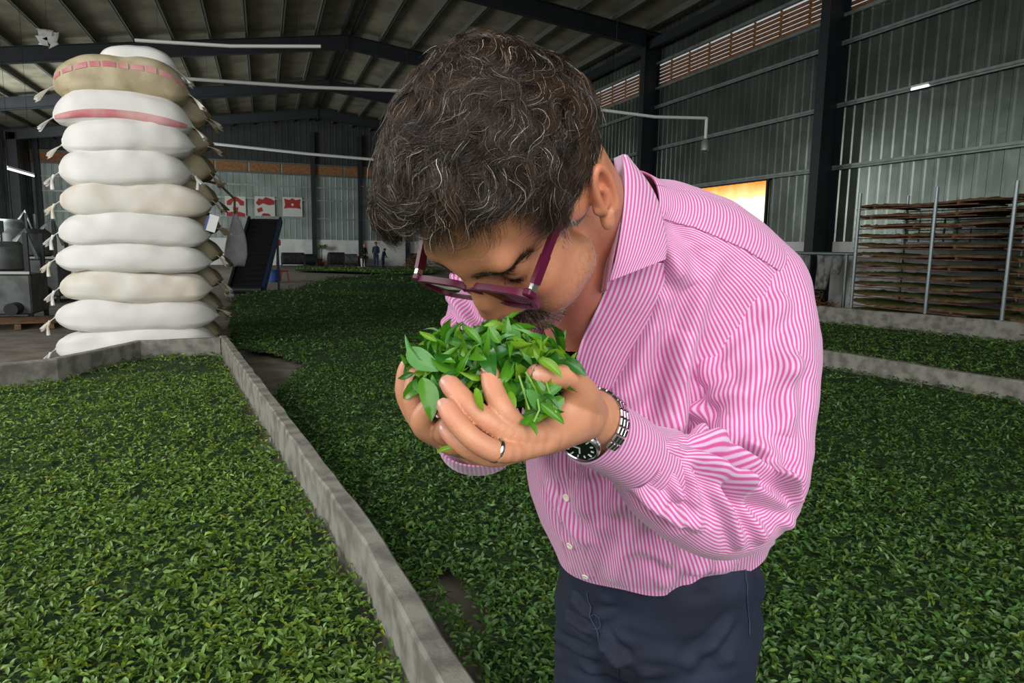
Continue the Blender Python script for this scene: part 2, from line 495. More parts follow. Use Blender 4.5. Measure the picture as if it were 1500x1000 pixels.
print('band', [onX(px, py, XR)[2] for px, py in ((984, 120), (1217, 31), (984, 82), (1152, 5))])
for nm_, q in (('stack', (200, 515)), ('conv', (390, 437)), ('rack', (1393, 460))): print(nm_, Gd(*q), Gd(*q, KH))
# ================================================================= beds of tea leaves
def inpoly(x, y, poly):
    r = np.zeros(len(x), bool); n = len(poly)
    for i in range(n):
        x0, y0 = poly[i][:2]; x1, y1 = poly[(i + 1) % n][:2]
        c = ((y0 > y) != (y1 > y)) & (x < (x1 - x0) * (y - y0) / (y1 - y0 + 1e-12) + x0)
        r ^= c
    return r
def segdist(x, y, a, b):
    a = np.array(a[:2]); b = np.array(b[:2]); d = b - a; L2 = d.dot(d)
    t = np.clip(((x - a[0]) * d[0] + (y - a[1]) * d[1]) / L2, 0, 1)
    return np.hypot(x - a[0] - t * d[0], y - a[1] - t * d[1])
def n2(x, y, s, seed): return noise3(np.stack([x * s, y * s, np.zeros_like(x) + seed * 7.3], -1), seed)

def pix(x, y, z):
    d = np.stack([x, y, z], -1) - CAM
    f = d @ FW
    return 750 + F_PX * (d @ RT) / f, 500 - F_PX * (d @ UP) / f, f

PV, PF = {}, {}
def leafpart(rng, n, tris8):
    """unit leaf along +x, base at origin; returns verts (n,k,3)"""
    ln = rng.uniform(.7, 1.25, n); wd = ln * rng.uniform(.30, .46, n); curl = rng.uniform(-.1, .55, n) * ln; fold = rng.uniform(.05, .5, n) * wd
    sd = rng.uniform(-.25, .25, n) * ln
    if tris8:
        t = np.array([0, .33, .33, .33, .70, .70, .70, 1.0]); s = np.array([0, -.5, 0, .5, -.42, 0, .42, 0]); fo = np.array([0, 1, 0, 1, .9, 0, .9, .1])
        T = [(0, 1, 2), (0, 2, 3), (1, 4, 5), (1, 5, 2), (2, 5, 6), (2, 6, 3), (4, 7, 5), (5, 7, 6)]
    else:
        t = np.array([0, .5, .5, .5, 1.0]); s = np.array([0, -.5, 0, .5, 0]); fo = np.array([0, 1, 0, 1, .1])
        T = [(0, 1, 2), (0, 2, 3), (1, 4, 2), (2, 4, 3)]
    X = t[None] * ln[:, None]
    Yv = s[None] * wd[:, None] + sd[:, None] * (t ** 2)[None]
    Z = fo[None] * fold[:, None] + curl[:, None] * (t * (1 - t) * 1.6 - .2 * t)[None]
    return np.stack([X, Yv, Z], -1), np.array(T)

def scatter(rng, x, y, z, size, colf, tris8, ncl=3):
    """a little shoot of ncl leaves at each point"""
    n = len(x); allV, allC = [], []
    yaw0 = rng.uniform(0, 2 * np.pi, n)
    tl = rng.normal(0, .33, n); tl2 = rng.normal(0, .33, n)
    base = colf(n)
    T = None
    for j in range(ncl):
        V, T = leafpart(rng, n, tris8)
        sc = size * rng.uniform(.75, 1.1, n) * (1.0 if j else .8)
        V = V * sc[:, None, None]
        pit = rng.normal(-.28, .33, n)      # raise
        c, s = np.cos(pit)[:, None], np.sin(pit)[:, None]
        X = V[..., 0] * c + V[..., 2] * s; Z = -V[..., 0] * s + V[..., 2] * c; Yv = V[..., 1]
        rol = rng.normal(0, .5, n); c, s = np.cos(rol)[:, None], np.sin(rol)[:, None]
        Yv, Z = Yv * c - Z * s, Yv * s + Z * c
        ya = yaw0 + j * 2.1 + rng.normal(0, .6, n) if ncl > 1 else yaw0
        c, s = np.cos(ya)[:, None], np.sin(ya)[:, None]
        X, Yv = X * c - Yv * s, X * s + Yv * c
        c, s = np.cos(tl)[:, None], np.sin(tl)[:, None]
        X, Z = X * c - Z * s, X * s + Z * c
        V = np.stack([X + x[:, None], Yv + y[:, None], Z + z[:, None]], -1)
        allV.append(V.reshape(-1, 3))
        cc = base * rng.uniform(.72, 1.28, (n, 1)); allC.append(np.repeat(cc, V.shape[1], 0))
    k = V.shape[1]; tot = n * ncl
    Fc = (T[None] + (np.arange(tot) * k)[:, None, None]).reshape(-1, 3)
    return np.concatenate(allV), Fc, np.concatenate(allC)

M['leaf'] = mat('fresh_tea_leaf', '#4c7a2a', .42, attr='leafcol', trans=.22)
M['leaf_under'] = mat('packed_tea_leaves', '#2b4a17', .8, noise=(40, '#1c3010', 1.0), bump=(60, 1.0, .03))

def bed(name, poly, zf, bare, tint, label, seed, dens=1.0, zmax=45):
    rng = np.random.RandomState(seed)
    poly = [np.array(p_[:2], float) for p_ in poly]
    pa = np.array(poly); x0, y0 = pa.min(0); x1, y1 = pa.max(0)
    # base surface
    st = .11
    gx = np.arange(x0, x1 + st, st); gy = np.arange(y0, y1 + st, st)
    X, Y = np.meshgrid(gx, gy); xf, yf = X.ravel(), Y.ravel()
    ok = inpoly(xf, yf, poly) & ~bare(xf, yf, .06)
    Z = np.maximum(zf(xf, yf) - .022, .012)
    idx = np.arange(len(xf)).reshape(X.shape)
    q = np.stack([idx[:-1, :-1], idx[:-1, 1:], idx[1:, 1:], idx[1:, :-1]], -1).reshape(-1, 4)
    q = q[ok[q].all(1)]
    used = np.unique(q); rm = np.full(len(xf), -1); rm[used] = np.arange(len(used)); q = rm[q]
    BV = np.stack([xf[used], yf[used], Z[used]], -1)
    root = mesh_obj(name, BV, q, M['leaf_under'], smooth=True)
    tag(root, label, 'tea leaves', kind='stuff')
    # leaves in rings of distance
    Vs, Fs, Cs = [], [], []; off = 0
    for (r0, r1, den, size, t8, ncl) in ((1.2, 3.2, 1450, .040, True, 3), (3.2, 5.5, 950, .042, True, 3), (5.5, 9, 520, .047, False, 3), (9, 15, 170, .055, False, 3), (15, 24, 60, .085, False, 3), (24, zmax, 14, .15, False, 2)):
        A = (x1 - x0) * (y1 - y0)
        # bounding box of this ring
        bx0, bx1, by0, by1 = max(x0, -r1), min(x1, r1), max(y0, -1), min(y1, r1)
        if bx1 <= bx0 or by1 <= by0: continue
        n = int((bx1 - bx0) * (by1 - by0) * den * dens)
        x = rng.uniform(bx0, bx1, n); y = rng.uniform(by0, by1, n); r = np.hypot(x, y)
        k = (r >= r0) & (r < r1); x, y = x[k], y[k]
        k = inpoly(x, y, poly) & ~bare(x, y, 0); x, y = x[k], y[k]
        px, py, f = pix(x, y, np.full_like(x, LZ))
        k = (f > .3) & (px > -140) & (px < 1640) & (py < 1120); x, y = x[k], y[k]
        if len(x) == 0: continue
        z = zf(x, y) + rng.uniform(-.012, .012, len(x))
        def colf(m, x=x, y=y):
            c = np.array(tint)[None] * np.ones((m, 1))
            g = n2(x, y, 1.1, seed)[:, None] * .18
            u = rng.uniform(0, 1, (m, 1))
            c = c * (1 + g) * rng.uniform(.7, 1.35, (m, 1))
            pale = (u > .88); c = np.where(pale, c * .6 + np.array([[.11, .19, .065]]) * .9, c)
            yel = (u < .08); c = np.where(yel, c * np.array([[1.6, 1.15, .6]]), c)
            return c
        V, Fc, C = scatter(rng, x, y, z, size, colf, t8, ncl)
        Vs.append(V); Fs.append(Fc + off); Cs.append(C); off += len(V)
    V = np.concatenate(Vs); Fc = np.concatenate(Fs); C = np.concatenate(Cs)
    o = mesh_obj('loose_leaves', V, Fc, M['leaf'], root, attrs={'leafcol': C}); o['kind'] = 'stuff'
    print(name, len(Fc))
    return root

def off(p, q, side, d):
    """shift segment p->q sideways by d"""
    v = (q - p)[:2]; v = v / np.linalg.norm(v); n = np.array([-v[1], v[0]]) * side * d
    return p[:2] + n, q[:2] + n
def kdist(x, y): return np.minimum(segdist(x, y, KA, KM), segdist(x, y, KM, KC))
# left bed
zl = lambda x, y: LZ + .035 + .02 * n2(x, y, .9, 3) + .03 * n2(x, y, .35, 5) + .012 * n2(x, y, 4, 4) - .035 * np.clip(1 - kdist(x, y) / .35, 0, 1) ** 2
def bare_l(x, y, e):
    nn_ = n2(x, y, 2.3, 21)
    return kdist(x, y) < .055 + e * .3 + .10 * np.clip(nn_ - .15, 0, 1) * (y < 4.5)
cxl = [c.copy() for c in cx]
poly_l = [KA[:2] + (-.06, -.1), KM[:2] - (.06, 0), KC[:2] - (.06, 0), (-9, KC[1]), (-9, cxl[4][1] - 1.2), cxl[4][:2] - (0, .1), cxl[3][:2] - (0, .1), cxl[2][:2] - (0, .1), cxl[1][:2] - (0, .1)]
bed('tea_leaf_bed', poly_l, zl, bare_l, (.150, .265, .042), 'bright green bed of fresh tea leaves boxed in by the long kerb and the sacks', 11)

# middle bed
zfar = lambda x, y: .12 * np.clip((y - 14) / 6, 0, 1) * (.5 + n2(x, y, .35, 9)) 
zm = lambda x, y: LZ + .05 + .03 * n2(x, y, .6, 6) + .014 * n2(x, y, 3.5, 7) + np.maximum(zfar(x, y), 0) - .05 * np.clip(1 - kdist(x, y) / .4, 0, 1) ** 2
bp = [Gd(346, 522)[:2], Gd(440, 543)[:2], Gd(425, 562)[:2], Gd(392, 588)[:2]]
bq = [Gd(640, 870)[:2], Gd(680, 885)[:2], Gd(700, 940)[:2], Gd(690, 965)[:2]]
def bare_m(x, y, e):
    nn_ = n2(x, y, 2.0, 33)
    near = kdist(x, y) < .055 + e * .3 + .16 * np.clip(nn_, 0, 1)
    jx, jy = x + .06 * n2(x, y, 3, 41), y + .1 * n2(x, y, 3, 42)
    return near | inpoly(jx, jy, bp) | inpoly(jx, jy, bq)
poly_m = [KA[:2] + (.06, .3), KM[:2] + (.06, 0), KC[:2] + (.06, 0), (5.5, -1), fb[:2] + fd[:2] * 2.9 - (.08, 0), fb[:2] - (.08, 0), fa[:2] - (.08, 0), fa[:2] - fd[:2] * 7.4 - (.08, 0),
          Gd(760, 470)[:2], Gd(650, 420)[:2], Gd(600, 408)[:2], Gd(560, 405)[:2], Gd(480, 411)[:2], Gd(440, 425)[:2], Gd(335, 447)[:2], Gd(328, 462)[:2]]
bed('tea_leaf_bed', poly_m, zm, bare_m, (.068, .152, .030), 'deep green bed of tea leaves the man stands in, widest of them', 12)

# strip between the two right kerbs
fdn = np.array([fd[1], -fd[0]]); 
zr = lambda x, y: .27 + .02 * n2(x, y, .6, 16) + .012 * n2(x, y, 3.5, 17)
poly_r = [fa[:2] - fd[:2] * 7.4 + (.1, 0), fa[:2] + (.1, 0), fb[:2] + (.1, 0), fb[:2] + fd[:2] * 2.9 + (.1, 0), rb[:2] + rd[:2] * 2.9 - (.1, 0), rb[:2] - (.1, 0), ra[:2] - (.1, 0), ra[:2] - rd[:2] * 6.9 - (.1, 0)]
bed('tea_leaf_bed', poly_r, zr, lambda x, y, e: np.zeros(len(x), bool), (.100, .200, .036), 'narrow green bed of tea leaves between the two concrete kerbs', 13)
# far strip near the gable wall
poly_f = [Gd(430, 399)[:2], Gd(575, 404)[:2], Gd(640, 402)[:2], Gd(640, 396.5)[:2], Gd(560, 394)[:2], Gd(430, 393)[:2]]
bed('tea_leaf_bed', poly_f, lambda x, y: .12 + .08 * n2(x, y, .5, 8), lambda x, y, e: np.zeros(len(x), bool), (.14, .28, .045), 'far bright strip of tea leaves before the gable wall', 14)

# a few big single leaves lying on the near beds
# ================================================================= sacks
M['sack_white'] = mat('white_woven_sack', '#e8e6e2', .55, noise=(1.6, '#d6d2c8', .5), bump=(120, .25, .004))
M['sack_cream'] = mat('cream_woven_sack', '#e2ded4', .55, noise=(2.2, '#d0b996', .4), bump=(120, .25, .004))
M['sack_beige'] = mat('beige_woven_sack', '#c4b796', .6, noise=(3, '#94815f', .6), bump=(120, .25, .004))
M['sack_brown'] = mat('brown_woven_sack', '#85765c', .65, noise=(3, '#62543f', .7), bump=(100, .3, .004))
M['pink_band'] = mat('pink_printed_band', '#c9727a', .6, noise=(3, '#d8b7ae', .6))

def sack_geo(L, W, H, seed, bow=0.0, n=56, m=28, bumpy=1.0):
    rng = np.random.RandomState(seed)
    s = np.linspace(-1, 1, n); t = np.linspace(0, 2 * np.pi, m, endpoint=False)
    S_, T_ = np.meshgrid(s, t, indexing='ij')
    prof = (1 - np.abs(S_) ** 5.0) ** .62
    prof = np.maximum(prof, .05)
    wprof = (1 - np.abs(S_) ** 6) ** .5 * .30 + prof * .70
    ct, st = np.cos(T_), np.sin(T_)
    ex = .52
    cy = np.sign(ct) * np.abs(ct) ** ex; cz = np.sign(st) * np.abs(st) ** ex
    cz = np.where(cz < 0, cz * .9, cz)
    x = S_ * L / 2 * (1 - .02 * st ** 2)
    y = cy * W / 2 * wprof; z = cz * H / 2 * prof
    # radiating creases at the tied ends, and soft dents
    cre = np.sin(T_ * 11 + 3 * np.abs(S_) + seed) * np.clip((np.abs(S_) - .55) / .45, 0, 1) * .020 * (1 - np.abs(S_) ** 8)
    p_ = np.stack([x * 1.9 + seed, y * 3.0, z * 3.6], -1)
    d = (noise3(p_, seed) * .036 + noise3(p_ * 2.7, seed + 1) * .018 + .010 * np.exp(-((cz - .25 - .3 * noise3(np.stack([x * 2, 0 * x, 0 * x + seed], -1), 3)) / .10) ** 2)) * bumpy * prof
    d = d + .007 * np.sin(9 * cz + 2.5 * noise3(np.stack([x * 1.3, 0 * x, cz + seed], -1), 5)) * prof * (np.abs(cz) < .95)
    nl = np.stack([S_ * 0, cy, cz], -1)
    V = np.stack([x, y, z], -1) + nl * (cre + d)[..., None]
    V[..., 2] += -bow * (S_ ** 2) + .01 * np.sin(S_ * 4 + seed)
    V = V.reshape(-1, 3)
    Fc = []
    for i in range(n - 1):
        for k in range(m):
            k2 = (k + 1) % m; Fc.append((i * m + k, (i + 1) * m + k, (i + 1) * m + k2, i * m + k2))
    V = np.concatenate([V, [[-L / 2 - .02, 0, -bow]], [[L / 2 + .02, 0, -bow]]]); a = len(V) - 2
    for k in range(m):
        Fc.append((a, k, (k + 1) % m)); Fc.append((a + 1, (n - 1) * m + (k + 1) % m, (n - 1) * m + k))
    return V, Fc
def ear_geo(c, d, ln, sz, seed):
    """tied corner: a small flared bunch of cloth with a hanging cord end"""
    mb = MB()
    d = np.array(d, float); d /= np.linalg.norm(d)
    n = 14; a = np.cross(d, (0, .3, 1)); a /= np.linalg.norm(a); b = np.cross(d, a)
    V = []; Fc = []
    prof = [(0, .35), (.25, .22), (.45, .45), (.75, .85), (1, 1.1)]
    for u, r in prof:
        for k in range(n):
            t = 2 * np.pi * k / n; rr = r * sz * (1 + .35 * np.sin(3 * t + seed) * u)
            V.append(np.array(c) + d * (u * ln * (1 + .12 * np.sin(5 * t + seed) * u)) + a * np.cos(t) * rr + b * np.sin(t) * rr * .45 + np.array([0, 0, -.3 * u * u * ln]))
    for i in range(len(prof) - 1):
        for k in range(n): Fc.append((i * n + k, i * n + (k + 1) % n, (i + 1) * n + (k + 1) % n, (i + 1) * n + k))
    Fc.append(tuple(range(n))[::-1]); Fc.append(tuple(range(4 * n, 5 * n)))
    mb.add(V, Fc)
    return mb
def onplane(px, py, org, nrm):
    v = FW + RT * ((px - 750.0) / F_PX) + UP * ((500.0 - py) / F_PX)
    return CAM + v * (np.dot(np.array(org) - CAM, nrm) / np.dot(v, nrm))
YS = 10.75      # near face plane of the stack
rows = [  # xl, xr, yt, yb at middle, tilt(px, right end lower +), bow px, material, label
 (134, 256, 66, 108, 8, 5, 'sack_white', 'small limp white sack lying on the very top of the tall stack'),
 (68, 277, 84, 142, 14, 18, 'sack_beige', 'beige sack with broken pink stripe near the top of the stack, bowed over its neighbours'),
 (68, 283, 136, 184, 16, 20, 'sack_white', 'white sack with a bold pink band, just under the beige bowed one'),
 (82, 285, 181, 226, 4, 8, 'sack_white', 'plain white sack right beneath the pink-banded one'),
 (78, 280, 223, 272, 2, 3, 'sack_white', 'white sack with gathered puckered right end, fourth full sack from the top'),
 (80, 312, 269, 318, 7, 4, 'sack_cream', 'cream-stained white sack, fifth full sack from the top'),
 (78, 310, 316, 362, 4, 4, 'sack_white', 'clean white sack with a long shine, sixth full sack from the top'),
 (74, 312, 360, 401, 5, 3, 'sack_white', 'slightly sagging white sack, seventh full sack from the top'),
 (80, 313, 400, 445, 2, 3, 'sack_cream', 'white sack with ochre stains on its middle, eighth full sack from the top'),
 (74, 322, 443, 487, -3, 3, 'sack_white', 'long white sack one above the bottom of the stack'),
 (75, 320, 486, 530, -14, 2, 'sack_white', 'bottom white sack of the stack resting behind the kerb'),
]
nrmY = np.array([0, 1.0, 0])
for i, (xl, xr, yt, yb, tilt, bow, mt, lab) in enumerate(rows):
    xm = (xl + xr) / 2
    c = onplane(xm, (yt + yb) / 2, (0, YS, 0), nrmY); a = onplane(xl, (yt + yb) / 2 - tilt / 2, (0, YS, 0), nrmY); b = onplane(xr, (yt + yb) / 2 + tilt / 2, (0, YS, 0), nrmY)
    T_ = onplane(xm, yt, (0, YS, 0), nrmY); B_ = onplane(xm, yb, (0, YS, 0), nrmY)
    L = np.linalg.norm(b - a); H = T_[2] - B_[2]
    Wd = .78 if i else .5
    bz = bow * (H / (yb - yt))
    rz = math.atan2(-(tilt) * .0, 1)
    ang = math.atan2(b[2] - a[2], b[0] - a[0])
    # correct for the perspective slope of horizontals
    V, Fc = sack_geo(L, Wd, H * 1.17, 40 + i, bz)
    V[:, 2] += bz * .35
    ca, sa = math.cos(ang), math.sin(ang)
    def tr(Q):
        Q = np.asarray(Q, float); return np.stack([Q[:, 0] * ca - Q[:, 2] * sa, Q[:, 1], Q[:, 0] * sa + Q[:, 2] * ca], -1)
    root = empty('grain_sack', (c[0], YS + .38, c[2] - H * .5))
    tag(root, lab, 'sack', 'stacked sacks by the kerb')
    up_ = np.array([0, 0, H * .5])
    mesh_obj('sack_body', tr(V) + up_, Fc, M[mt], root, smooth=True)
    if mt == 'sack_beige' or 'pink band' in lab:
        # printed band following the belly
        s = np.linspace(-.93, .93, 60); Vb = []; Fb = []
        n_ = 56; m_ = 28; Vg = V[:n_ * m_].reshape(n_, m_, 3)
        ks = (15, 16, 17) if 'bold' in lab else (15, 16)
        ii = range(2, n_ - 2)
        for r_, i_ in enumerate(ii):
            # front (y<0) side indices near k=14..18
            f0, f1 = (14.6, 16.6) if 'bold' in lab else (12.9, 13.5)
            for q_ in np.linspace(f0, f1, 4):
                k0 = int(q_); fr = q_ - k0
                p_ = Vg[i_, k0 % m_] * (1 - fr) + Vg[i_, (k0 + 1) % m_] * fr
                Vb.append(p_ + np.array([0, -.008, .0]))
        for r_ in range(len(list(ii)) - 1):
            if 'bold' not in lab and (r_ % 11 in (3, 8)): continue
            for q_ in range(3): Fb.append((r_ * 4 + q_, r_ * 4 + q_ + 1, r_ * 4 + 5 + q_, r_ * 4 + 4 + q_))
        o = mesh_obj('printed_band', tr(Vb) + up_, Fb, M['pink_band'], root, smooth=True); o['label'] = 'faded pink printed band'
    for sgn in ((-1, 1) if i in (0, 1, 2, 4) else (-1,)):
        q = tr(np.array([[sgn * (L / 2 - .01), -.02, -bz + bz * .35]]))[0] + up_
        e = ear_geo(q, (sgn * .75, -.35, -.5), .20 if i > 1 else .24, .055, i * 3 + sgn)
        if i > 3: e.tube([q + (sgn * .06, -.05, -.04), q + (sgn * .09, -.07, -.12), q + (sgn * .08, -.08, -.24)], [.016, .02, .024], 6)
        o = e.build('tied_corner', M['sack_cream'] if i % 2 else M['sack_white'], root, smooth=True)
# the two rows behind; only their right-hand ends show past the front row
tiers = ['third', 'fourth', 'fifth', 'sixth', 'seventh', 'eighth', 'ninth', 'tenth', 'lowest']
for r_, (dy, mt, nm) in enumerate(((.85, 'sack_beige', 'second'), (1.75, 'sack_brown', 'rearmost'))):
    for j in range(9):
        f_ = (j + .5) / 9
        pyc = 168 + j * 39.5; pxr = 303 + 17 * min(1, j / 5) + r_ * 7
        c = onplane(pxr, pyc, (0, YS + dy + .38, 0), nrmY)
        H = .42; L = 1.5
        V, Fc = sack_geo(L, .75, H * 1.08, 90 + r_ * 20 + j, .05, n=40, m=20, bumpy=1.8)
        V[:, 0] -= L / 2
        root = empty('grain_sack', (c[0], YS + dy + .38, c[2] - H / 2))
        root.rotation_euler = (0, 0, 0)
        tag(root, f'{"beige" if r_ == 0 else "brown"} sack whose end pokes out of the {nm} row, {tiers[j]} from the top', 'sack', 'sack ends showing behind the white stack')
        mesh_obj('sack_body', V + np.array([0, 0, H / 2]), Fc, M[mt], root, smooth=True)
        e = ear_geo((-.03, -.05, H / 2 - .08), (.8, -.3, -.4 + .3 * math.sin(j * 2.)), .2, .07, j + 5 * r_)
        e.build('tied_corner', M['sack_cream'] if (j + r_) % 2 else M[mt], root, smooth=True)
# paper tag on a rear sack
q = onplane(311, 327, (0, YS + .1, 0), nrmY)
t_ = MB().box((0, 0, 0), (.13, .01, .24), R=np.array([[.95, 0, .3], [0, 1, 0], [-.3, 0, .95]])).build('paper_tag', M['white_paint']); t_.location = tuple(q)
tag(t_, 'white paper tag hanging at the right side of the sack stack', 'tag')
t2 = MB().box((-.075, -.004, .01), (.03, .008, .2), R=np.array([[.95, 0, .3], [0, 1, 0], [-.3, 0, .95]])).build('tag_edge', M['blue_plastic'], t_)
# ================================================================= the man: sculpting tools
CB = np.stack([RT, UP, FW])                  # camera-aligned axes as rows
def c2w(p): return CAM + np.asarray(p, float) @ CB
def K(px, py, d): return np.array([(px - 750.0) / F_PX * d, (500.0 - py) / F_PX * d, d])

class Sdf:
    """signed distance field on a grid, built up from blended shapes"""
    def __init__(s, lo, hi, h):
        s.lo = np.array(lo, float); s.h = h
        s.n = np.ceil((np.array(hi) - s.lo) / h).astype(int) + 1
        s.ax = [s.lo[i] + h * np.arange(s.n[i]) for i in range(3)]
        s.F = np.full(s.n, 1.0, np.float32)
    def _win(s, lo, hi):
        a = np.clip(np.floor((np.array(lo) - s.lo) / s.h).astype(int), 0, s.n); b = np.clip(np.ceil((np.array(hi) - s.lo) / s.h).astype(int) + 1, 0, s.n)
        sl = tuple(slice(a[i], b[i]) for i in range(3))
        X = np.meshgrid(*[s.ax[i][sl[i]] for i in range(3)], indexing='ij')
        return sl, X
    def _mix(s, sl, d, k, sub):
        f = s.F[sl]
        if sub:
            d = -d; hh = np.clip(.5 - .5 * (f - d) / k, 0, 1); r = f * (1 - hh) + d * hh + k * hh * (1 - hh)
            s.F[sl] = np.where(d > -.99, r, f)
        else:
            hh = np.clip(.5 + .5 * (f - d) / k, 0, 1); s.F[sl] = f * (1 - hh) + d * hh - k * hh * (1 - hh)
        return s
    def ell(s, c, r, k=.01, R=None, sub=False):
        c = np.array(c, float); r = np.array(r, float) * np.ones(3); m = r.max() + k * 2 + .012
        sl, X = s._win(c - m, c + m)
        if X[0].size == 0: return s
        q = [X[i] - c[i] for i in range(3)]
        if R is not None: q = [R[0][i] * q[0] + R[1][i] * q[1] + R[2][i] * q[2] for i in range(3)]
        k0 = np.sqrt(sum((q[i] / r[i]) ** 2 for i in range(3))); k1 = np.sqrt(sum((q[i] / r[i] ** 2) ** 2 for i in range(3))) + 1e-9
        return s._mix(sl, k0 * (k0 - 1) / k1, k, sub)
    def cone(s, a, b, ra, rb, k=.006, sub=False):
        a = np.array(a, float); b = np.array(b, float); m = max(ra, rb) + k * 2 + .012
        sl, X = s._win(np.minimum(a, b) - m, np.maximum(a, b) + m)
        if X[0].size == 0: return s
        d = b - a; L2 = d.dot(d) + 1e-12
        t = np.clip(((X[0] - a[0]) * d[0] + (X[1] - a[1]) * d[1] + (X[2] - a[2]) * d[2]) / L2, 0, 1)
        dist = np.sqrt(sum((X[i] - a[i] - t * d[i]) ** 2 for i in range(3))) - (ra + (rb - ra) * t)
        return s._mix(sl, dist, k, sub)
    def chain(s, pts, rs, k=.004):
        for i in range(len(pts) - 1): s.cone(pts[i], pts[i + 1], rs[i], rs[i + 1], k)
        return s
    def mesh(s, relax=1):
        F = s.F; n = s.n
        ins = F < 0
        c = [ins[dx:n[0] - 1 + dx, dy:n[1] - 1 + dy, dz:n[2] - 1 + dz] for dx in (0, 1) for dy in (0, 1) for dz in (0, 1)]
        cnt = sum(x.astype(np.int8) for x in c); act = (cnt > 0) & (cnt < 8)
        ci = np.argwhere(act); vid = np.full(act.shape, -1, np.int64); vid[act] = np.arange(len(ci))
        acc = np.zeros((len(ci), 3)); num = np.zeros(len(ci))
        offs = [np.array(o) for o in ((0, 0, 0), (0, 0, 1), (0, 1, 0), (0, 1, 1), (1, 0, 0), (1, 0, 1), (1, 1, 0), (1, 1, 1))]
        val = [F[ci[:, 0] + o[0], ci[:, 1] + o[1], ci[:, 2] + o[2]].astype(float) for o in offs]
        for i in range(8):
            for j in range(i + 1, 8):
                if np.abs(offs[i] - offs[j]).sum() != 1: continue
                m = (val[i] < 0) != (val[j] < 0)
                t = np.where(m, val[i] / (val[i] - val[j] + 1e-20), 0)
                acc += np.where(m[:, None], offs[i] + (offs[j] - offs[i]) * t[:, None], 0); num += m
        V = s.lo + (ci + acc / num[:, None]) * s.h
        Q = []
        for ax in range(3):
            a = [slice(None)] * 3; b = [slice(None)] * 3; a[ax] = slice(0, n[ax] - 1); b[ax] = slice(1, n[ax])
            A = ins[tuple(a)]; B = ins[tuple(b)]
            e = np.argwhere(A != B); e1, e2 = (ax + 1) % 3, (ax + 2) % 3
            ok = (e[:, e1] > 0) & (e[:, e2] > 0) & (e[:, e1] < n[e1] - 1) & (e[:, e2] < n[e2] - 1); e = e[ok]
            flip = A[tuple(e.T)]
            def cid(d1, d2):
                g = e.copy(); g[:, e1] -= d1; g[:, e2] -= d2; return vid[tuple(g.T)]
            q = np.stack([cid(1, 1), cid(0, 1), cid(0, 0), cid(1, 0)], 1)
            q = np.where(flip[:, None], q, q[:, ::-1]); Q.append(q)
        Q = np.concatenate(Q); Q = Q[(Q >= 0).all(1)]
        for _ in range(relax):
            S_ = np.zeros_like(V); w_ = np.zeros(len(V))
            for i in range(4):
                np.add.at(S_, Q[:, i], V[Q[:, (i + 1) % 4]]); np.add.at(w_, Q[:, i], 1)
                np.add.at(S_, Q[:, i], V[Q[:, (i + 3) % 4]]); np.add.at(w_, Q[:, i], 1)
            V = V * .5 + .5 * S_ / np.maximum(w_, 1)[:, None]
        return V, Q

# ---- head pose (camera-aligned axes): columns are his left, his forward, his up
HRm = np.array([[0.7634, -0.3722, -0.5279], [-0.1942, -0.9117, 0.3620], [-0.6161, -0.1739, -0.7683]])
_u, _s, _vt = np.linalg.svd(HRm); HRm = _u @ _vt
HT = np.array([0.0105, 0.1470, 0.677]); HS = 1.02
def h2c(p): return np.asarray(p, float) * HS @ HRm.T + HT
def c2h(p): return (np.asarray(p, float) - HT) @ HRm / HS
def h2w(p): return c2w(h2c(p))

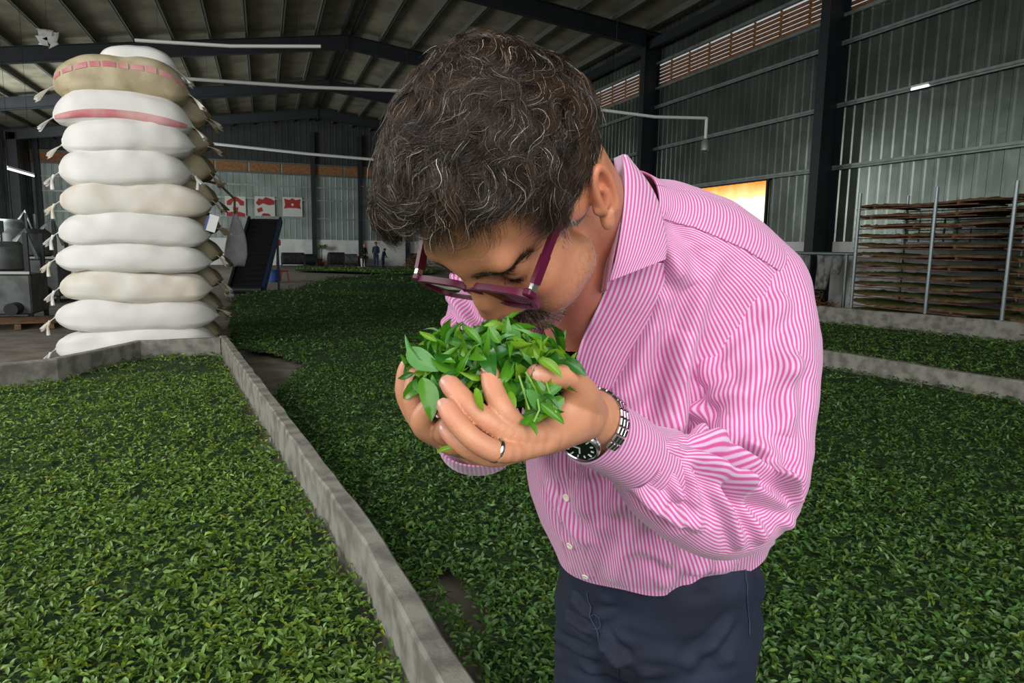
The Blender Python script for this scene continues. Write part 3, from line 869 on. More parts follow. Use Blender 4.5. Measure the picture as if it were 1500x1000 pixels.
def build_head():
    g = Sdf((-.125, -.19, -.26), (.125, .155, .15), .0019)
    for sx in (1, -1):
        pass
    g.ell((0, -.008, .050), (.074, .090, .077), .02)
    g.ell((0, .040, .052), (.064, .056, .055), .02)
    g.ell((0, .048, -.015), (.0575, .050, .075), .02)
    g.ell((0, .050, -.072), (.049, .048, .036), .02)
    g.ell((0, .083, -.100), (.021, .019, .017), .018)
    for sx in (1, -1):
        g.ell((sx * .043, .034, -.064), (.016, .022, .022), .018)
        g.ell((sx * .042, .070, -.020), (.019, .022, .018), .02)
        g.ell((sx * .036, .068, -.052), (.022, .026, .024), .02)      # full cheek
        g.ell((sx * .068, .0, .015), (.012, .03, .03), .02)
    g.cone((-.038, .086, .036), (.038, .086, .036), .0115, .0115, .016)
    g.ell((0, .092, .032), (.02, .012, .012), .01)
    for sx in (1, -1):
        g.ell((sx * .0335, .106, .008), (.0185, .0145, .0125), .012, sub=True)
        g.ell((sx * .0335, .0775, .008), (.0150, .0145, .0125), .004)
        # lid crease
        g.cone((sx * .022, .0925, .0125), (sx * .046, .0880, .0105), .0011, .0011, .002, sub=True)
        g.cone((sx * .023, .0920, .0030), (sx * .045, .0885, .0030), .0008, .0008, .0012, sub=True)
    # nose
    g.cone((0, .097, .024), (0, .112, -.012), .0080, .0095, .010)
    g.cone((0, .108, -.010), (-.003, .1105, -.029), .0100, .0125, .008)
    g.ell((-.005, .1120, -.030), (.0140, .0115, .0115), .008)
    for sx in (1, -1):
        g.cone((sx * .006, .094, .010), (sx * .012, .100, -.030), .009, .011, .012)
        g.ell((sx * .0135, .104, -.034), (.0080, .012, .0085), .006)
        g.ell((sx * .020, .092, -.034), (.012, .012, .014), .010)
        g.ell((sx * .0070, .110, -.0445), (.0038, .006, .004), .003, sub=True)
        g.cone((sx * .0235, .103, -.036), (sx * .034, .094, -.064), .0012, .0012, .004, sub=True)   # smile fold
    # mouth
    g.ell((0, .096, -.066), (.030, .014, .016), .01)
    g.ell((0, .107, -.0635), (.023, .0065, .0052), .004)
    g.ell((0, .105, -.0735), (.020, .0070, .0062), .004)
    g.cone((-.024, .106, -.0685), (.024, .106, -.0685), .0012, .0012, .002, sub=True)
    g.ell((0, .103, -.084), (.02, .006, .004), .006, sub=True)
    # ears
    for sx in (1, -1):
        c = np.array([sx * .083, -.006, -.008])
        ang = .02 * sx
        Re = np.array([[math.cos(ang), -math.sin(ang), 0], [math.sin(ang), math.cos(ang), 0], [0, 0, 1]]); tl = -.30; Rt = np.array([[1, 0, 0], [0, math.cos(tl), math.sin(tl)], [0, -math.sin(tl), math.cos(tl)]]) @ Re
        g.ell(c, (.0060, .0135, .029), .004, R=Rt)
        g.ell(c + (sx * .004, .000, .002), (.005, .0095, .021), .003, R=Rt, sub=True)
        pts = []
        for t in np.linspace(-.6, 4.3, 40):
            pts.append(c + Rt @ np.array([sx * .004, math.cos(t) * .0118 - .002, math.sin(t) * .026 + .003]))
        g.chain(pts, [.0035] * len(pts), .002)
        pts = [c + Rt @ np.array([sx * .001, .004 - .008 * math.sin(t), .012 * math.cos(t) - .002]) for t in np.linspace(.2, 2.6, 16)]
        g.chain(pts, [.0026] * 16, .003)
        g.ell(c + Rt @ np.array([0, .004, -.027]), (.0055, .008, .009), .005)
        g.ell(c + (sx * .001, .014, -.002), (.004, .004, .006), .003)
    # neck and upper chest, given in camera-aligned space
    nb = c2h(K(870, 380, .885)); nb2 = c2h(K(866, 482, .960)); nbk = c2h(K(890, 335, .880))
    g.cone((0, -.038, -.035), nb, .050, .052, .014)
    g.cone((0, -.045, .0), nbk, .050, .048, .02)
    g.cone((0, .012, -.075), nb2, .030, .054, .014)
    g.cone(nb, nb2 + (nb2 - nb) * .8, .058, .065, .03)
    V, Q = g.mesh(1)
    return V, Q

def lerp3(a, b, t): return a * (1 - t) + b * t
def gauss(V, c, r): return np.exp(-(((V - np.array(c)) / np.array(r)) ** 2).sum(1))
def lin(h): return np.array(rgb(h)[:3])

M['skin'] = mat('skin', '#c58a6a', .44, attr='skincol', sss=.10, bump=(520, .35, .0010))
def head_colour(V):
    n = len(V); C = np.tile(lin('#bd8260'), (n, 1))
    nz = noise3(V * 60, 3)[:, None]; C = C * (1 + .08 * nz + .07 * noise3(V * 240, 4)[:, None]) * np.array([1, 1, 1]) ** 1; C[:, 1:] *= (1 - .08 * np.clip(noise3(V * 45, 6), 0, 1))[:, None]
    def blend(col, wgt): 
        nonlocal C
        wgt = np.clip(wgt, 0, 1)[:, None]; C = C * (1 - wgt) + lin(col) * wgt
    blend('#b9694f', .55 * gauss(V, (0, .122, -.034), (.016, .02, .016)))
    for sx in (1, -1):
        blend('#bd7256', .45 * gauss(V, (sx * .046, .075, -.022), (.026, .03, .022)))
        blend('#c0694f', .5 * gauss(V, (sx * .085, -.014, .002), (.014, .024, .034)))
        blend('#8d5a48', .45 * gauss(V, (sx * .0335, .092, .008), (.019, .014, .010)))
        blend('#4a281e', .85 * gauss(V, (sx * .0335, .091, .0030), (.013, .008, .0015)))
    # lips
    blend('#a2604f', .8 * gauss(V, (0, .11, -.0685), (.022, .012, .0085)))
    # beard shadow
    st = noise3(V * 700, 7) * .5 + .5
    must = np.clip(gauss(V, (0, .11, -.054), (.030, .02, .0075)) * 1.5 + gauss(V, (.027, .095, -.070), (.008, .02, .018)) + gauss(V, (-.027, .095, -.070), (.008, .02, .018)), 0, 1)
    chin = np.clip(gauss(V, (0, .09, -.101), (.034, .04, .022)) * 1.4, 0, 1)
    blend('#35281f', .75 * must * (.6 + .4 * st)); blend('#4a3f37', .7 * chin * (.5 + .5 * st))
    z = V[:, 2]; y = V[:, 1]; ax = np.abs(V[:, 0])
    jaw = np.clip((-.030 - z) / .03, 0, 1) * np.clip((y - -.01) / .03, 0, 1) * np.clip((z + .125) / .015, 0, 1)
    blend('#6e5a4e', .42 * jaw * np.clip(st * 1.6 - .45, 0, 1))
    neck = np.clip((-.09 - z) / .03, 0, 1) * np.clip((.075 - y) / .03, 0, 1)
    blend('#a8604a', .5 * neck)
    return C
t_hv, t_hq = build_head()
t_hc = head_colour(t_hv)

# ---------------------------------------------------------------- hair
def vnormals(V, Q):
    n = np.zeros_like(V); fn = np.cross(V[Q[:, 2]] - V[Q[:, 0]], V[Q[:, 3]] - V[Q[:, 1]])
    for i in range(4): np.add.at(n, Q[:, i], fn)
    return unit(n)
def unit(v): return v / (np.linalg.norm(v, axis=-1, keepdims=True) + 1e-12)
SCC = np.array([0, -.006, .048]); SCR = np.array([.077, .094, .080])        # scalp ellipsoid
def scalp(d):
    """point and normal on the scalp for directions d"""
    d = unit(d); r = 1 / np.sqrt(((d / SCR) ** 2).sum(-1, keepdims=True)); p = d * r
    return SCC + p, unit(p / SCR ** 2)
def hairline(p):
    """> 0 inside the haired part of the head"""
    x, y, z = np.abs(p[..., 0]), p[..., 1], p[..., 2]
    front = .100 - .10 * np.clip(y - .03, 0, 1) - .0 * x - .022 * np.clip((x - .04) / .03, 0, 1)     # forehead edge
    lim = np.where(y > .022, front, np.where(y > .006, -.012, np.where(y > -.022, .034, -.040)))
    return z - lim
rngH = np.random.RandomState(5)
M['hair'] = mat('greying_brown_hair', '#2a211b', .38, attr='haircol', spec=.45)
M['hair_under'] = mat('dark_hair_mass', '#15100c', .8, bump=(500, .6, .003))
DOWN_H = unit(((np.array([0, 0, -1.0]) @ CB.T) @ HRm))       # gravity seen from the head

def flow(p, nrm):
    """combing direction on the scalp: away from a whorl at the crown"""
    w = np.array([.005, -.094, .055])
    v = p - w
    v = unit(v)
    # brush the top hair forward and a little to his right
    top = np.clip((p[..., 2:3] - .06) / .05, 0, 1)
    v = unit(v * (1 - .35 * top) + top * np.array([-.15, .9, .1]) * .5)
    fr_ = np.clip((p[..., 1:2] - .04) / .04, 0, 1) * np.clip((.03 - p[..., 0:1]) / .04, 0, 1)
    v = unit(v + fr_ * np.array([-1.0, .1, .35]))
    v = v - nrm * (v * nrm).sum(-1, keepdims=True)
    return unit(v)
def hair_strands(nclump, per, spr=.0085, conv=.55, lift=0.0, lm=1.0, am=1.0, frz=1.0, topbias=0.0):
    # clump roots
    D = unit(rngH.normal(size=(nclump * 9, 3))); p, nn_ = scalp(D)
    hl = hairline(p); k = (hl > 0) & (p[:, 2] > topbias); p, nn_, hl = p[k][:nclump], nn_[k][:nclump], hl[k][:nclump]
    C = len(p); nseg = 15
    z = p[:, 2]; y = p[:, 1]; x = p[:, 0]
    topness = np.clip((z - .02) / .07, 0, 1)
    frontal = np.clip((y - .0) / .06, 0, 1) * topness
    back = np.clip(-y / .06, 0, 1)
    thick = .006 + .024 * topness + .016 * frontal - .010 * back * topness + .004 * back + lift * topness
    length = .030 + .045 * topness + .022 * frontal
    length = length * lm * (1 + .10 * frontal * np.clip(-x / .05, -.3, 1))
    length *= rngH.uniform(.75, 1.25, C)
    cur = p.copy(); off_ = np.zeros(C)
    path = [p + nn_ * .000]
    ph = 7.5 * noise3(p * 26, 11) + rngH.normal(0, .45, C); amp = rngH.uniform(.75, 1.35, C) * (.30 + .70 * topness) * am; wl = rngH.uniform(.046, .066, C)
    twist = 1.1 * noise3(p * 20 + 5, 12) + rngH.normal(0, .22, C)
    pos = p.copy(); dirv = unit(nn_ * .9 + flow(p, nn_) * .8)
    s_ = 0
    for i in range(nseg):
        st = length / nseg; s_ = (i + .5) / nseg
        q = unit((pos - SCC) / 1.0); sp, sn = scalp(pos - SCC)
        height = ((pos - sp) * sn).sum(1)
        f = flow(sp, sn); side = np.cross(sn, f)
        a = twist + amp * np.sin(ph + 6.28 * s_ * length / wl)
        tgt = f * np.cos(a)[:, None] + side * np.sin(a)[:, None]
        hh = thick * math.sin(min(1, s_ * 1.35) * math.pi / 2) * (1 - .45 * s_)
        tgt = tgt + sn * np.clip((hh - height) / .006, -1.3, 1.3)[:, None] * .9
        tgt = tgt + DOWN_H * (.22 * s_ * (.3 + frontal))[:, None]
        tgt = tgt + side * (.28 * amp * np.cos(ph * 2 + 9 * s_))[:, None]
        dirv = unit(dirv * .45 + unit(tgt) * .75)
        pos = pos + dirv * st[:, None]
        sp, sn = scalp(pos - SCC); h2 = ((pos - sp) * sn).sum(1)
        pos = pos + sn * np.clip(.0015 - h2, 0, 1)[:, None]
        path.append(pos.copy())
    G = np.stack(path, 1)                                   # C, nseg+1, 3
    # strands of each clump
    N = C * per; ci = np.repeat(np.arange(C), per)
    g = G[ci]; t = np.linspace(0, 1, nseg + 1)[None, :, None]
    rp = rngH.normal(0, 1, (N, 3)) * spr; rn = nn_[ci]
    rp = rp - rn * (rp * rn).sum(1, keepdims=True)
    spread = (1 - conv * np.clip(t * 1.2, 0, 1) ** .9)
    Pn = g + rp[:, None] * spread
    # small individual frizz
    fz = rngH.normal(0, 1, (N, 1, 3)) * .0009 * t * frz + np.sin(t * rngH.uniform(5, 16, (N, 1, 1)) + rngH.uniform(0, 6.28, (N, 1, 1))) * rngH.normal(0, 1, (N, 1, 3)) * .0006 * frz
    Pn = Pn + fz
    stray = rngH.uniform(size=N) < .035
    Pn = np.where(stray[:, None, None], Pn + rngH.normal(0, 1, (N, 1, 3)) * .006 * t ** 1.5 + np.sin(t * 7 + ci[:, None, None]) * .0035, Pn)
    cut = rngH.uniform(.7, 1.0, N)
    # resample to cut length
    tt = np.linspace(0, 1, nseg + 1)[None] * cut[:, None] * nseg
    i0 = np.clip(np.floor(tt).astype(int), 0, nseg - 1); fr = (tt - i0)[..., None]
    ar = np.arange(N)[:, None]; Pn = Pn[ar, i0] * (1 - fr) + Pn[ar, i0 + 1] * fr
    # roots stay in the haired area
    r0 = Pn[:, 0]; okk = hairline(r0) > -.004; Pn = Pn[okk]; ci = ci[okk]
    return Pn, ci, G
def tubes(Pn, rad, sides=3):
    N, Kp, _ = Pn.shape
    d = np.zeros_like(Pn); d[:, 1:-1] = Pn[:, 2:] - Pn[:, :-2]; d[:, 0] = Pn[:, 1] - Pn[:, 0]; d[:, -1] = Pn[:, -1] - Pn[:, -2]; d = unit(d)
    ref = np.array([.31, .52, .79]); u = unit(np.cross(d, ref)); v = np.cross(d, u)
    prof = np.concatenate([np.linspace(.75, 1, Kp // 3), np.linspace(1, .15, Kp - Kp // 3)])
    r = rad[:, None] * prof[None]
    V = np.stack([Pn + (u * math.cos(2 * math.pi * k / sides) + v * math.sin(2 * math.pi * k / sides)) * r[..., None] for k in range(sides)], 2)
    idx = np.arange(N * Kp * sides).reshape(N, Kp, sides)
    q = np.stack([idx[:, :-1, :], np.roll(idx[:, :-1, :], -1, 2), np.roll(idx[:, 1:, :], -1, 2), idx[:, 1:, :]], -1).reshape(-1, 4)
    return V.reshape(-1, 3), q
def hair_colours(P0, ci, C):
    N = len(P0)
    base = lin('#15100b'); mid = lin('#4b382a'); grey = lin('#9c8e7f'); white = lin('#d6cfc4')
    u = rngH.uniform(size=N)
    side = np.clip((.045 - P0[:, 2]) / .05, 0, 1) * np.clip((P0[:, 1] + .01) / .03, 0, 1)
    frontg = np.clip((P0[:, 1] - .03) / .05, 0, 1)
    pg = .07 + .45 * side + .10 * frontg
    clc = rngH.uniform(0, 1, C)[ci]
    col = base[None] * (1 - clc[:, None] * .75) + mid[None] * clc[:, None] * .75
    col = np.where((u < pg)[:, None], grey[None] * rngH.uniform(.55, 1, (N, 1)), col)
    col = np.where((u < pg * .13)[:, None], white[None], col)
    return col * rngH.uniform(.75, 1.25, (N, 1))
_a = hair_strands(900, 34, spr=.007)
_b = hair_strands(330, 70, spr=.0055, conv=.45, lift=.007, lm=1.15, am=1.1, frz=.7, topbias=.03)
t_P = np.concatenate([_a[0], _b[0]]); t_ci = np.concatenate([_a[1], _b[1] + 1000])
t_rad = np.full(len(t_P), .00021) * rngH.uniform(.7, 1.4, len(t_P))
t_HV, t_HQ = tubes(t_P, t_rad)
t_HC = np.repeat(hair_colours(t_P[:, 0], t_ci, 1500), t_P.shape[1] * 3, 0)
# dark inner mass
def cap_mesh():
    nu, nv = 150, 100
    th = np.linspace(0, 2 * np.pi, nu, endpoint=False); ph = np.linspace(-.999 * np.pi / 2, .999 * np.pi / 2, nv)
    TH, PH = np.meshgrid(th, ph, indexing='ij')
    D = np.stack([np.cos(PH) * np.cos(TH), np.cos(PH) * np.sin(TH), np.sin(PH)], -1)
    p, n_ = scalp(D); hl = hairline(p)
    topness = np.clip((p[..., 2] - .02) / .07, 0, 1); fr = np.clip(p[..., 1] / .06, 0, 1) * topness
    t = .0015 + (.011 * topness + .008 * fr) * np.clip(hl / .03, 0, 1)
    t = t * (1 + .55 * noise3(p * 34, 4) + .3 * noise3(p * 80, 5))
    V = (p + n_ * t[..., None]).reshape(-1, 3); idx = np.arange(nu * nv).reshape(nu, nv)
    q = np.stack([idx, np.roll(idx, -1, 0)], -1)
    q = np.stack([idx[:, :-1], np.roll(idx, -1, 0)[:, :-1], np.roll(idx, -1, 0)[:, 1:], idx[:, 1:]], -1).reshape(-1, 4)
    k = (hl.ravel()[q] > -.002).all(1)
    return V, q[k]
t_CV, t_CQ = cap_mesh()
# brows, moustache, goatee and stubble grow from the sculpted skin
t_fn = vnormals(t_hv, t_hq)
if (t_fn * (t_hv - np.array([0, .02, 0]))).sum(1).mean() < 0: t_fn = -t_fn
def facial():
    V = t_hv; out_P, out_C, out_R = [], [], []
    ax = np.abs(V[:, 0]); x, y, z = V.T
    def grow(wgt, n, ln, dirf, cols, rad, lay=.35, curl=.15, seed=1):
        r = np.random.RandomState(seed); w_ = np.clip(wgt, 0, None); w_ = np.where(w_ > .02, w_, 0)
        if w_.sum() == 0: return
        i = r.choice(len(V), n, p=w_ / w_.sum()); p = V[i] + r.normal(0, .0008, (n, 3)); nn_ = t_fn[i]
        d = dirf(V[i]); d = d - nn_ * (d * nn_).sum(1, keepdims=True); d = unit(d + r.normal(0, curl, (n, 3)))
        L = ln * r.uniform(.6, 1.2, n)[:, None]
        K_ = 6; pts = []
        for k in range(K_):
            t = k / (K_ - 1); pts.append(p + L * (d * t + nn_ * (lay * t * (1.15 - t)) ))
        out_P.append(np.stack(pts, 1)); c = np.array([lin(q) for q in cols])[r.randint(0, len(cols), n)]; out_C.append(c); out_R.append(np.full(n, rad))
    for sx in (1, -1):
        cx_ = (V[:, 0] * sx - .031) / .021; bz = .0275 + .003 * (1 - cx_ ** 2) - .009 * np.clip(cx_ + .2, 0, 1.2)
        w_ = np.exp(-np.clip(np.abs(cx_) - .75, 0, 9) ** 2 / .06) * np.exp(-((z - bz) / .0029) ** 2) * (y > .06)
        grow(w_, 420, .0095, lambda P_, sx=sx: np.array([[sx * 1., -.25, .25]]) * np.ones((len(P_), 1)), ['#241a14', '#3a2b22', '#54463b'], .00022, lay=.35, curl=.16, seed=3 + sx)
        w_ = gauss(V, (sx * .0350, .091, .0020), (.0085, .008, .0010))
        grow(w_, 90, .006, lambda P_, sx=sx: np.array([[sx * .3, .8, -.5]]) * np.ones((len(P_), 1)), ['#1d1512'], .00016, lay=.5, seed=13 + sx)
    must = np.exp(-((z + .0535 + .10 * ax) / .0075) ** 2) * np.exp(-(np.clip(ax - .024, 0, 1) / .008) ** 2) * (y > .07) * (z > -.0605 - .25 * np.clip(ax - .012, 0, 1))
    sidem = gauss(np.stack([ax, y, z], 1), (.030, .095, -.078), (.006, .02, .018)) * (y > .06)
    goat = np.exp(-((z + .100) / .016) ** 2) * np.exp(-(np.clip(ax - .018, 0, 1) / .012) ** 2) * (y > .05)
    soul = gauss(V, (0, .1, -.086), (.008, .02, .006))
    dn = lambda P_: np.stack([P_[:, 0] * 14, .15 + 0 * P_[:, 0], -1 + 0 * P_[:, 0]], 1)
    grow(must, 1250, .0075, dn, ['#1d1612', '#2b211b', '#6d6259', '#3a2e27'], .00020, seed=21)
    grow(sidem * .35 + goat * .8 + soul * .7, 1150, .0065, dn, ['#1f1814', '#3b3029', '#8d857d', '#b3aca5', '#57493f'], .00020, seed=22)
    jaw_ = np.clip((-.040 - z + .35 * (y - .05)) / .02, 0, 1) * np.clip(y / .02, 0, 1) * np.clip((z + .13) / .02, 0, 1) * (ax > .012)
    grow(jaw_, 3600, .0017, dn, ['#7d7268', '#b9b2aa', '#4c4038', '#968a7f'], .00013, lay=.6, seed=23)
    sb = gauss(np.stack([ax, y, z], 1), (.068, .026, -.002), (.010, .012, .020)) * (ax < .074)
    grow(sb, 1500, .009, lambda P_: np.array([[0, .35, -1.]]) * np.ones((len(P_), 1)), ['#a39a90', '#d0c9c0', '#6b6057', '#8b8177'], .00019, lay=.10, seed=24)
    P_ = np.concatenate(out_P); C_ = np.concatenate(out_C); R_ = np.concatenate(out_R)
    Vv, q = tubes(P_, R_); return Vv, q, np.repeat(C_, P_.shape[1] * 3, 0)
t_FV, t_FQ, t_FC = facial()
# loose curls falling over the forehead
def wisps():
    r = np.random.RandomState(8); out = []
    for (x0, n, L, bend) in ((.022, 34, .060, .9), (.004, 22, .045, -.5), (.040, 26, .048, .8), (-.010, 16, .045, .5), (.052, 14, .035, -.6)):
        for _ in range(n):
            p, nn_ = scalp(np.array([x0 + r.normal(0, .002), .072 - abs(x0) * .3, .060 + r.normal(0, .0015)])); pts = [p]
            d = unit(np.array([.1 * bend, .45, -.35]) + nn_ * .95)
            for k in range(14):
                s_ = k / 13
                d = unit(d + DOWN_H * .16 + np.array([bend * .30 * math.cos(s_ * 5.5 + x0 * 60), 0, -.10]) + r.normal(0, .035, 3))
                pts.append(pts[-1] + d * L / 14)
            out.append(np.array(pts))
    P_ = np.stack(out); P_ = P_[:, ::1]
    Vv, q = tubes(P_, np.full(len(P_), .00019)); C_ = np.array([lin(c) for c in ('#2b221b', '#6b5f54', '#3f342b', '#9c9186')])[r.randint(0, 4, len(P_))]
    return Vv, q, np.repeat(C_, P_.shape[1] * 3, 0)
t_WV, t_WQ, t_WC = wisps()

# ---------------------------------------------------------------- hands (camera-aligned space, metres)
def build_hands():
    g = Sdf(K(560, 735, .60) - (.03, .0, .10), K(905, 500, .62) + (.02, .03, .17), .0015)
    nails = []
    def finger(pts, rs, k=.0035, nail=None):
        P_ = [K(*p) for p in pts]
        Q_ = [P_[0]] + P_ + [P_[-1]]; rr = [rs[0]] + list(rs) + [rs[-1]]; C_, r2 = [], []
        for i in range(1, len(Q_) - 2):
            for u in np.linspace(0, 1, 6)[:-1]:
                a0, a1, a2, a3 = Q_[i - 1], Q_[i], Q_[i + 1], Q_[i + 2]
                C_.append(.5 * ((2 * a1) + (a2 - a0) * u + (2 * a0 - 5 * a1 + 4 * a2 - a3) * u * u + (3 * a1 - a0 - 3 * a2 + a3) * u ** 3))
                r2.append(rr[i] * (1 - u) + rr[i + 1] * u)
        C_.append(P_[-1]); r2.append(rs[-1])
        g.chain(C_, r2, .0012)
        if nail: nails.append((P_[0], P_[1], rs[0], nail))
    # his left hand (on the viewer's right): palm and heel
    Wl = K(868, 611, .680)
    g.cone(K(892, 634, .722), Wl, .0250, .0248, .012)
    g.cone(Wl, K(842, 606, .652), .0248, .0235, .012)
    for q, r in ((K(814, 628, .614), .0125), (K(814, 636, .604), .0125), (K(806, 642, .604), .0118), (K(802, 646, .612), .0105)):
        g.cone(K(846, 611, .650), q, .0205, r, .008)
    g.ell(K(822, 616, .628), (.024, .015, .014), .010)
    # fingers
    finger([(718, 549, .577), (724, 573, .568), (739, 604, .560), (768, 632, .576), (814, 628, .608)], [.0080, .0088, .0096, .0102, .0118], nail=(-.75, .15, -.6))
    finger([(660, 564, .571), (679, 585, .561), (713, 616, .554), (760, 639, .567), (812, 634, .602)], [.0084, .0089, .0094, .0096, .0115], nail=(-.35, .25, -.9))
    finger([(655, 597, .553), (669, 618, .546), (699, 647, .541), (738, 662, .552), (800, 648, .594)], [.0078, .0083, .0088, .0089, .0106], nail=(-.30, .1, -.95))
    finger([(657, 632, .572), (670, 645, .566), (692, 660, .566), (728, 669, .576), (792, 650, .610)], [.0072, .0077, .0080, .0083, .0100], nail=(-.4, .5, -.8))
    # thumb lying over the heap
    finger([(786, 549, .586), (808, 550, .590), (838, 555, .606), (856, 580, .630), (862, 603, .655)], [.0094, .0104, .0106, .0135, .0185], k=.006, nail=(.05, .35, -.93))
    g.cone(K(850, 578, .628), K(838, 610, .636), .012, .015, .010)
    # web between thumb and index
    g.cone(K(842, 572, .622), K(820, 612, .622), .007, .009, .012)
    # tendons and knuckles on the back of the hand
    for a, b in (((812, 640, .590), (850, 628, .628)), ((802, 648, .588), (848, 634, .628))):
        g.cone(K(*a), K(*b), .004, .003, .008)
    # his right hand (viewer's left), cupped under the heap
    Wr = K(700, 648, .745)
    g.cone(K(702, 650, .80), Wr, .0225, .0225, .012)
    g.cone(Wr, K(690, 634, .695), .0225, .022, .012)
    for q in (K(650, 632, .66), K(655, 640, .645), K(665, 645, .63)): g.cone(K(692, 634, .695), q, .021, .0135, .012)
    finger([(598, 536, .652), (594, 553, .654), (596, 582, .656), (622, 622, .662), (668, 640, .675)], [.0080, .0088, .0096, .011, .015], nail=(.1, .6, -.7))
    finger([(613, 545, .625), (607, 564, .622), (606, 592, .624), (626, 628, .634), (672, 644, .660)], [.0080, .0088, .0097, .011, .015], nail=(.45, .55, -.7))
    finger([(634, 590, .604), (622, 604, .606), (618, 620, .612), (636, 634, .626), (680, 646, .655)], [.0076, .0088, .0100, .0112, .014])
    finger([(668, 612, .604), (655, 622, .604), (648, 634, .612), (664, 642, .626), (692, 648, .655)], [.0072, .0080, .0088, .010, .013])
    finger([(640, 560, .69), (650, 590, .695), (672, 622, .70), (700, 645, .71)], [.0095, .011, .013, .018])
    V, Q = g.mesh(1)
    V = V.copy(); return V, Q, nails
t_nv, t_nq, t_nails = build_hands()
def hand_colour(V):
    C = np.tile(lin('#c48a68'), (len(V), 1))
    nz = noise3(V * 90, 8)[:, None]; C = C * (1 + .06 * nz)
    def blend(col, wgt):
        nonlocal C
        wgt = np.clip(wgt, 0, 1)[:, None]; C = C * (1 - wgt) + lin(col) * wgt
    for (a, b, r, n) in t_nails:
        blend('#d08a78', .6 * gauss(V, a, (.013,) * 3))
    for p in ((742, 608, .562), (712, 622, .548), (700, 651, .545), (758, 652, .562), (742, 668, .556), (724, 573, .568), (679, 586, .556), (669, 617, .549), (838, 556, .606)):
        blend('#b9725a', .30 * gauss(V, K(*p) + (0, 0, -.006), (.008,) * 3))
    blend('#b07a5c', .45 * gauss(V, K(870, 615, .655), (.02, .03, .03)))
    return C
t_nc = hand_colour(t_nv)
# fine creases over the joints and veins
def hand_crease(V):
    d = np.zeros(len(V))
    for (p, dr) in (((739, 604, .560), (18, 34)), ((712, 618, .548), (33, 36)), ((699, 645, .545), (31, 34)), ((724, 573, .568), (6, 24)), ((679, 586, .556), (19, 21)), ((669, 617, .549), (14, 21)), ((838, 556, .606), (30, 6))):
        c = K(*p); ax_ = np.array([dr[0], -dr[1], 0.]); ax_ /= np.linalg.norm(ax_)
        q = V - c; u = q @ ax_; w_ = np.exp(-(q ** 2).sum(1) / .009 ** 2)
        d += -.00045 * w_ * (np.exp(-(u / .0007) ** 2) + .8 * np.exp(-((u - .0026) / .0006) ** 2) + .7 * np.exp(-((u + .0025) / .0006) ** 2))
    wr = K(865, 615, .65)
    q = V - wr; w_ = np.exp(-(q ** 2).sum(1) / .022 ** 2); u = q[:, 0] * .93 + q[:, 1] * .35
    d += -.0005 * w_ * np.clip(np.sin(u * 1500 + 4 * noise3(V * 120, 5)), 0, 1)
    return d
def vnormals(V, Q):
    n = np.zeros_like(V); fn = np.cross(V[Q[:, 2]] - V[Q[:, 0]], V[Q[:, 3]] - V[Q[:, 1]])
    for i in range(4): np.add.at(n, Q[:, i], fn)
    return unit(n)
_nn = vnormals(t_nv, t_nq)
t_nv = t_nv + _nn * hand_crease(t_nv)[:, None] * (1 if ((_nn * (t_nv - t_nv.mean(0))).sum(1).mean() > 0) else -1)
def nail_mesh(a, b, r, n, k=0):
    """a slightly domed plate on the fingertip: a tip centre, b next joint, n direction it faces"""
    ax_ = unit(a - b); n = np.array(n, float); n = unit(n - ax_ * n.dot(ax_)); sd = np.cross(ax_, n)
    mb = MB(); V = []; Fc = []; nu, nv = 12, 9
    for i in range(nu):
        u = -1 + 2 * i / (nu - 1)
        for j in range(nv):
            v = -1 + 2 * j / (nv - 1)
            wv = (1 - .25 * max(0, -u) ** 2 - .18 * max(0, u) ** 3)
            ang = v * .86 * wv
            p = a + ax_ * (u * .0062 * (1 - .16 * v * v) + .0006) + (sd * math.sin(ang) + n * math.cos(ang)) * (r * 1.03 - .0012 * max(0, u) ** 2)
            V.append(p)
    for i in range(nu - 1):
        for j in range(nv - 1): Fc.append((i * nv + j, i * nv + j + 1, i * nv + nv + j + 1, i * nv + nv + j))
    return np.array(V), Fc
M['nail'] = mat('fingernail', '#c08c7c', .35, coat=.15)

# ---------------------------------------------------------------- glasses (head space)
M['plum'] = mat('plum_acetate', '#560d2e', .4, spec=.35)
M['hinge'] = mat('silver_hinge', '#c8c8c8', .25, .9)
def lens_mat():
    m = bpy.data.materials.new('tinted_lens'); m.use_nodes = True
    n = m.node_tree.nodes; L = m.node_tree.links
    for x in list(n):
        if x.type == 'BSDF_PRINCIPLED': n.remove(x)
    t = n.new('ShaderNodeBsdfTransparent'); t.inputs[0].default_value = (.62, .50, .50, 1)
    g = n.new('ShaderNodeBsdfGlossy'); g.inputs['Roughness'].default_value = .03
    f = n.new('ShaderNodeFresnel'); f.inputs[0].default_value = 1.12
    x = n.new('ShaderNodeMixShader'); L.new(f.outputs[0], x.inputs[0]); L.new(t.outputs[0], x.inputs[1]); L.new(g.outputs[0], x.inputs[2])
    L.new(x.outputs[0], n['Material Output'].inputs[0]); return m
M['lens'] = lens_mat()
GH_L, GH_R = np.array([.0655, .1010, .0130]), np.array([-.0710, .1080, .0155])
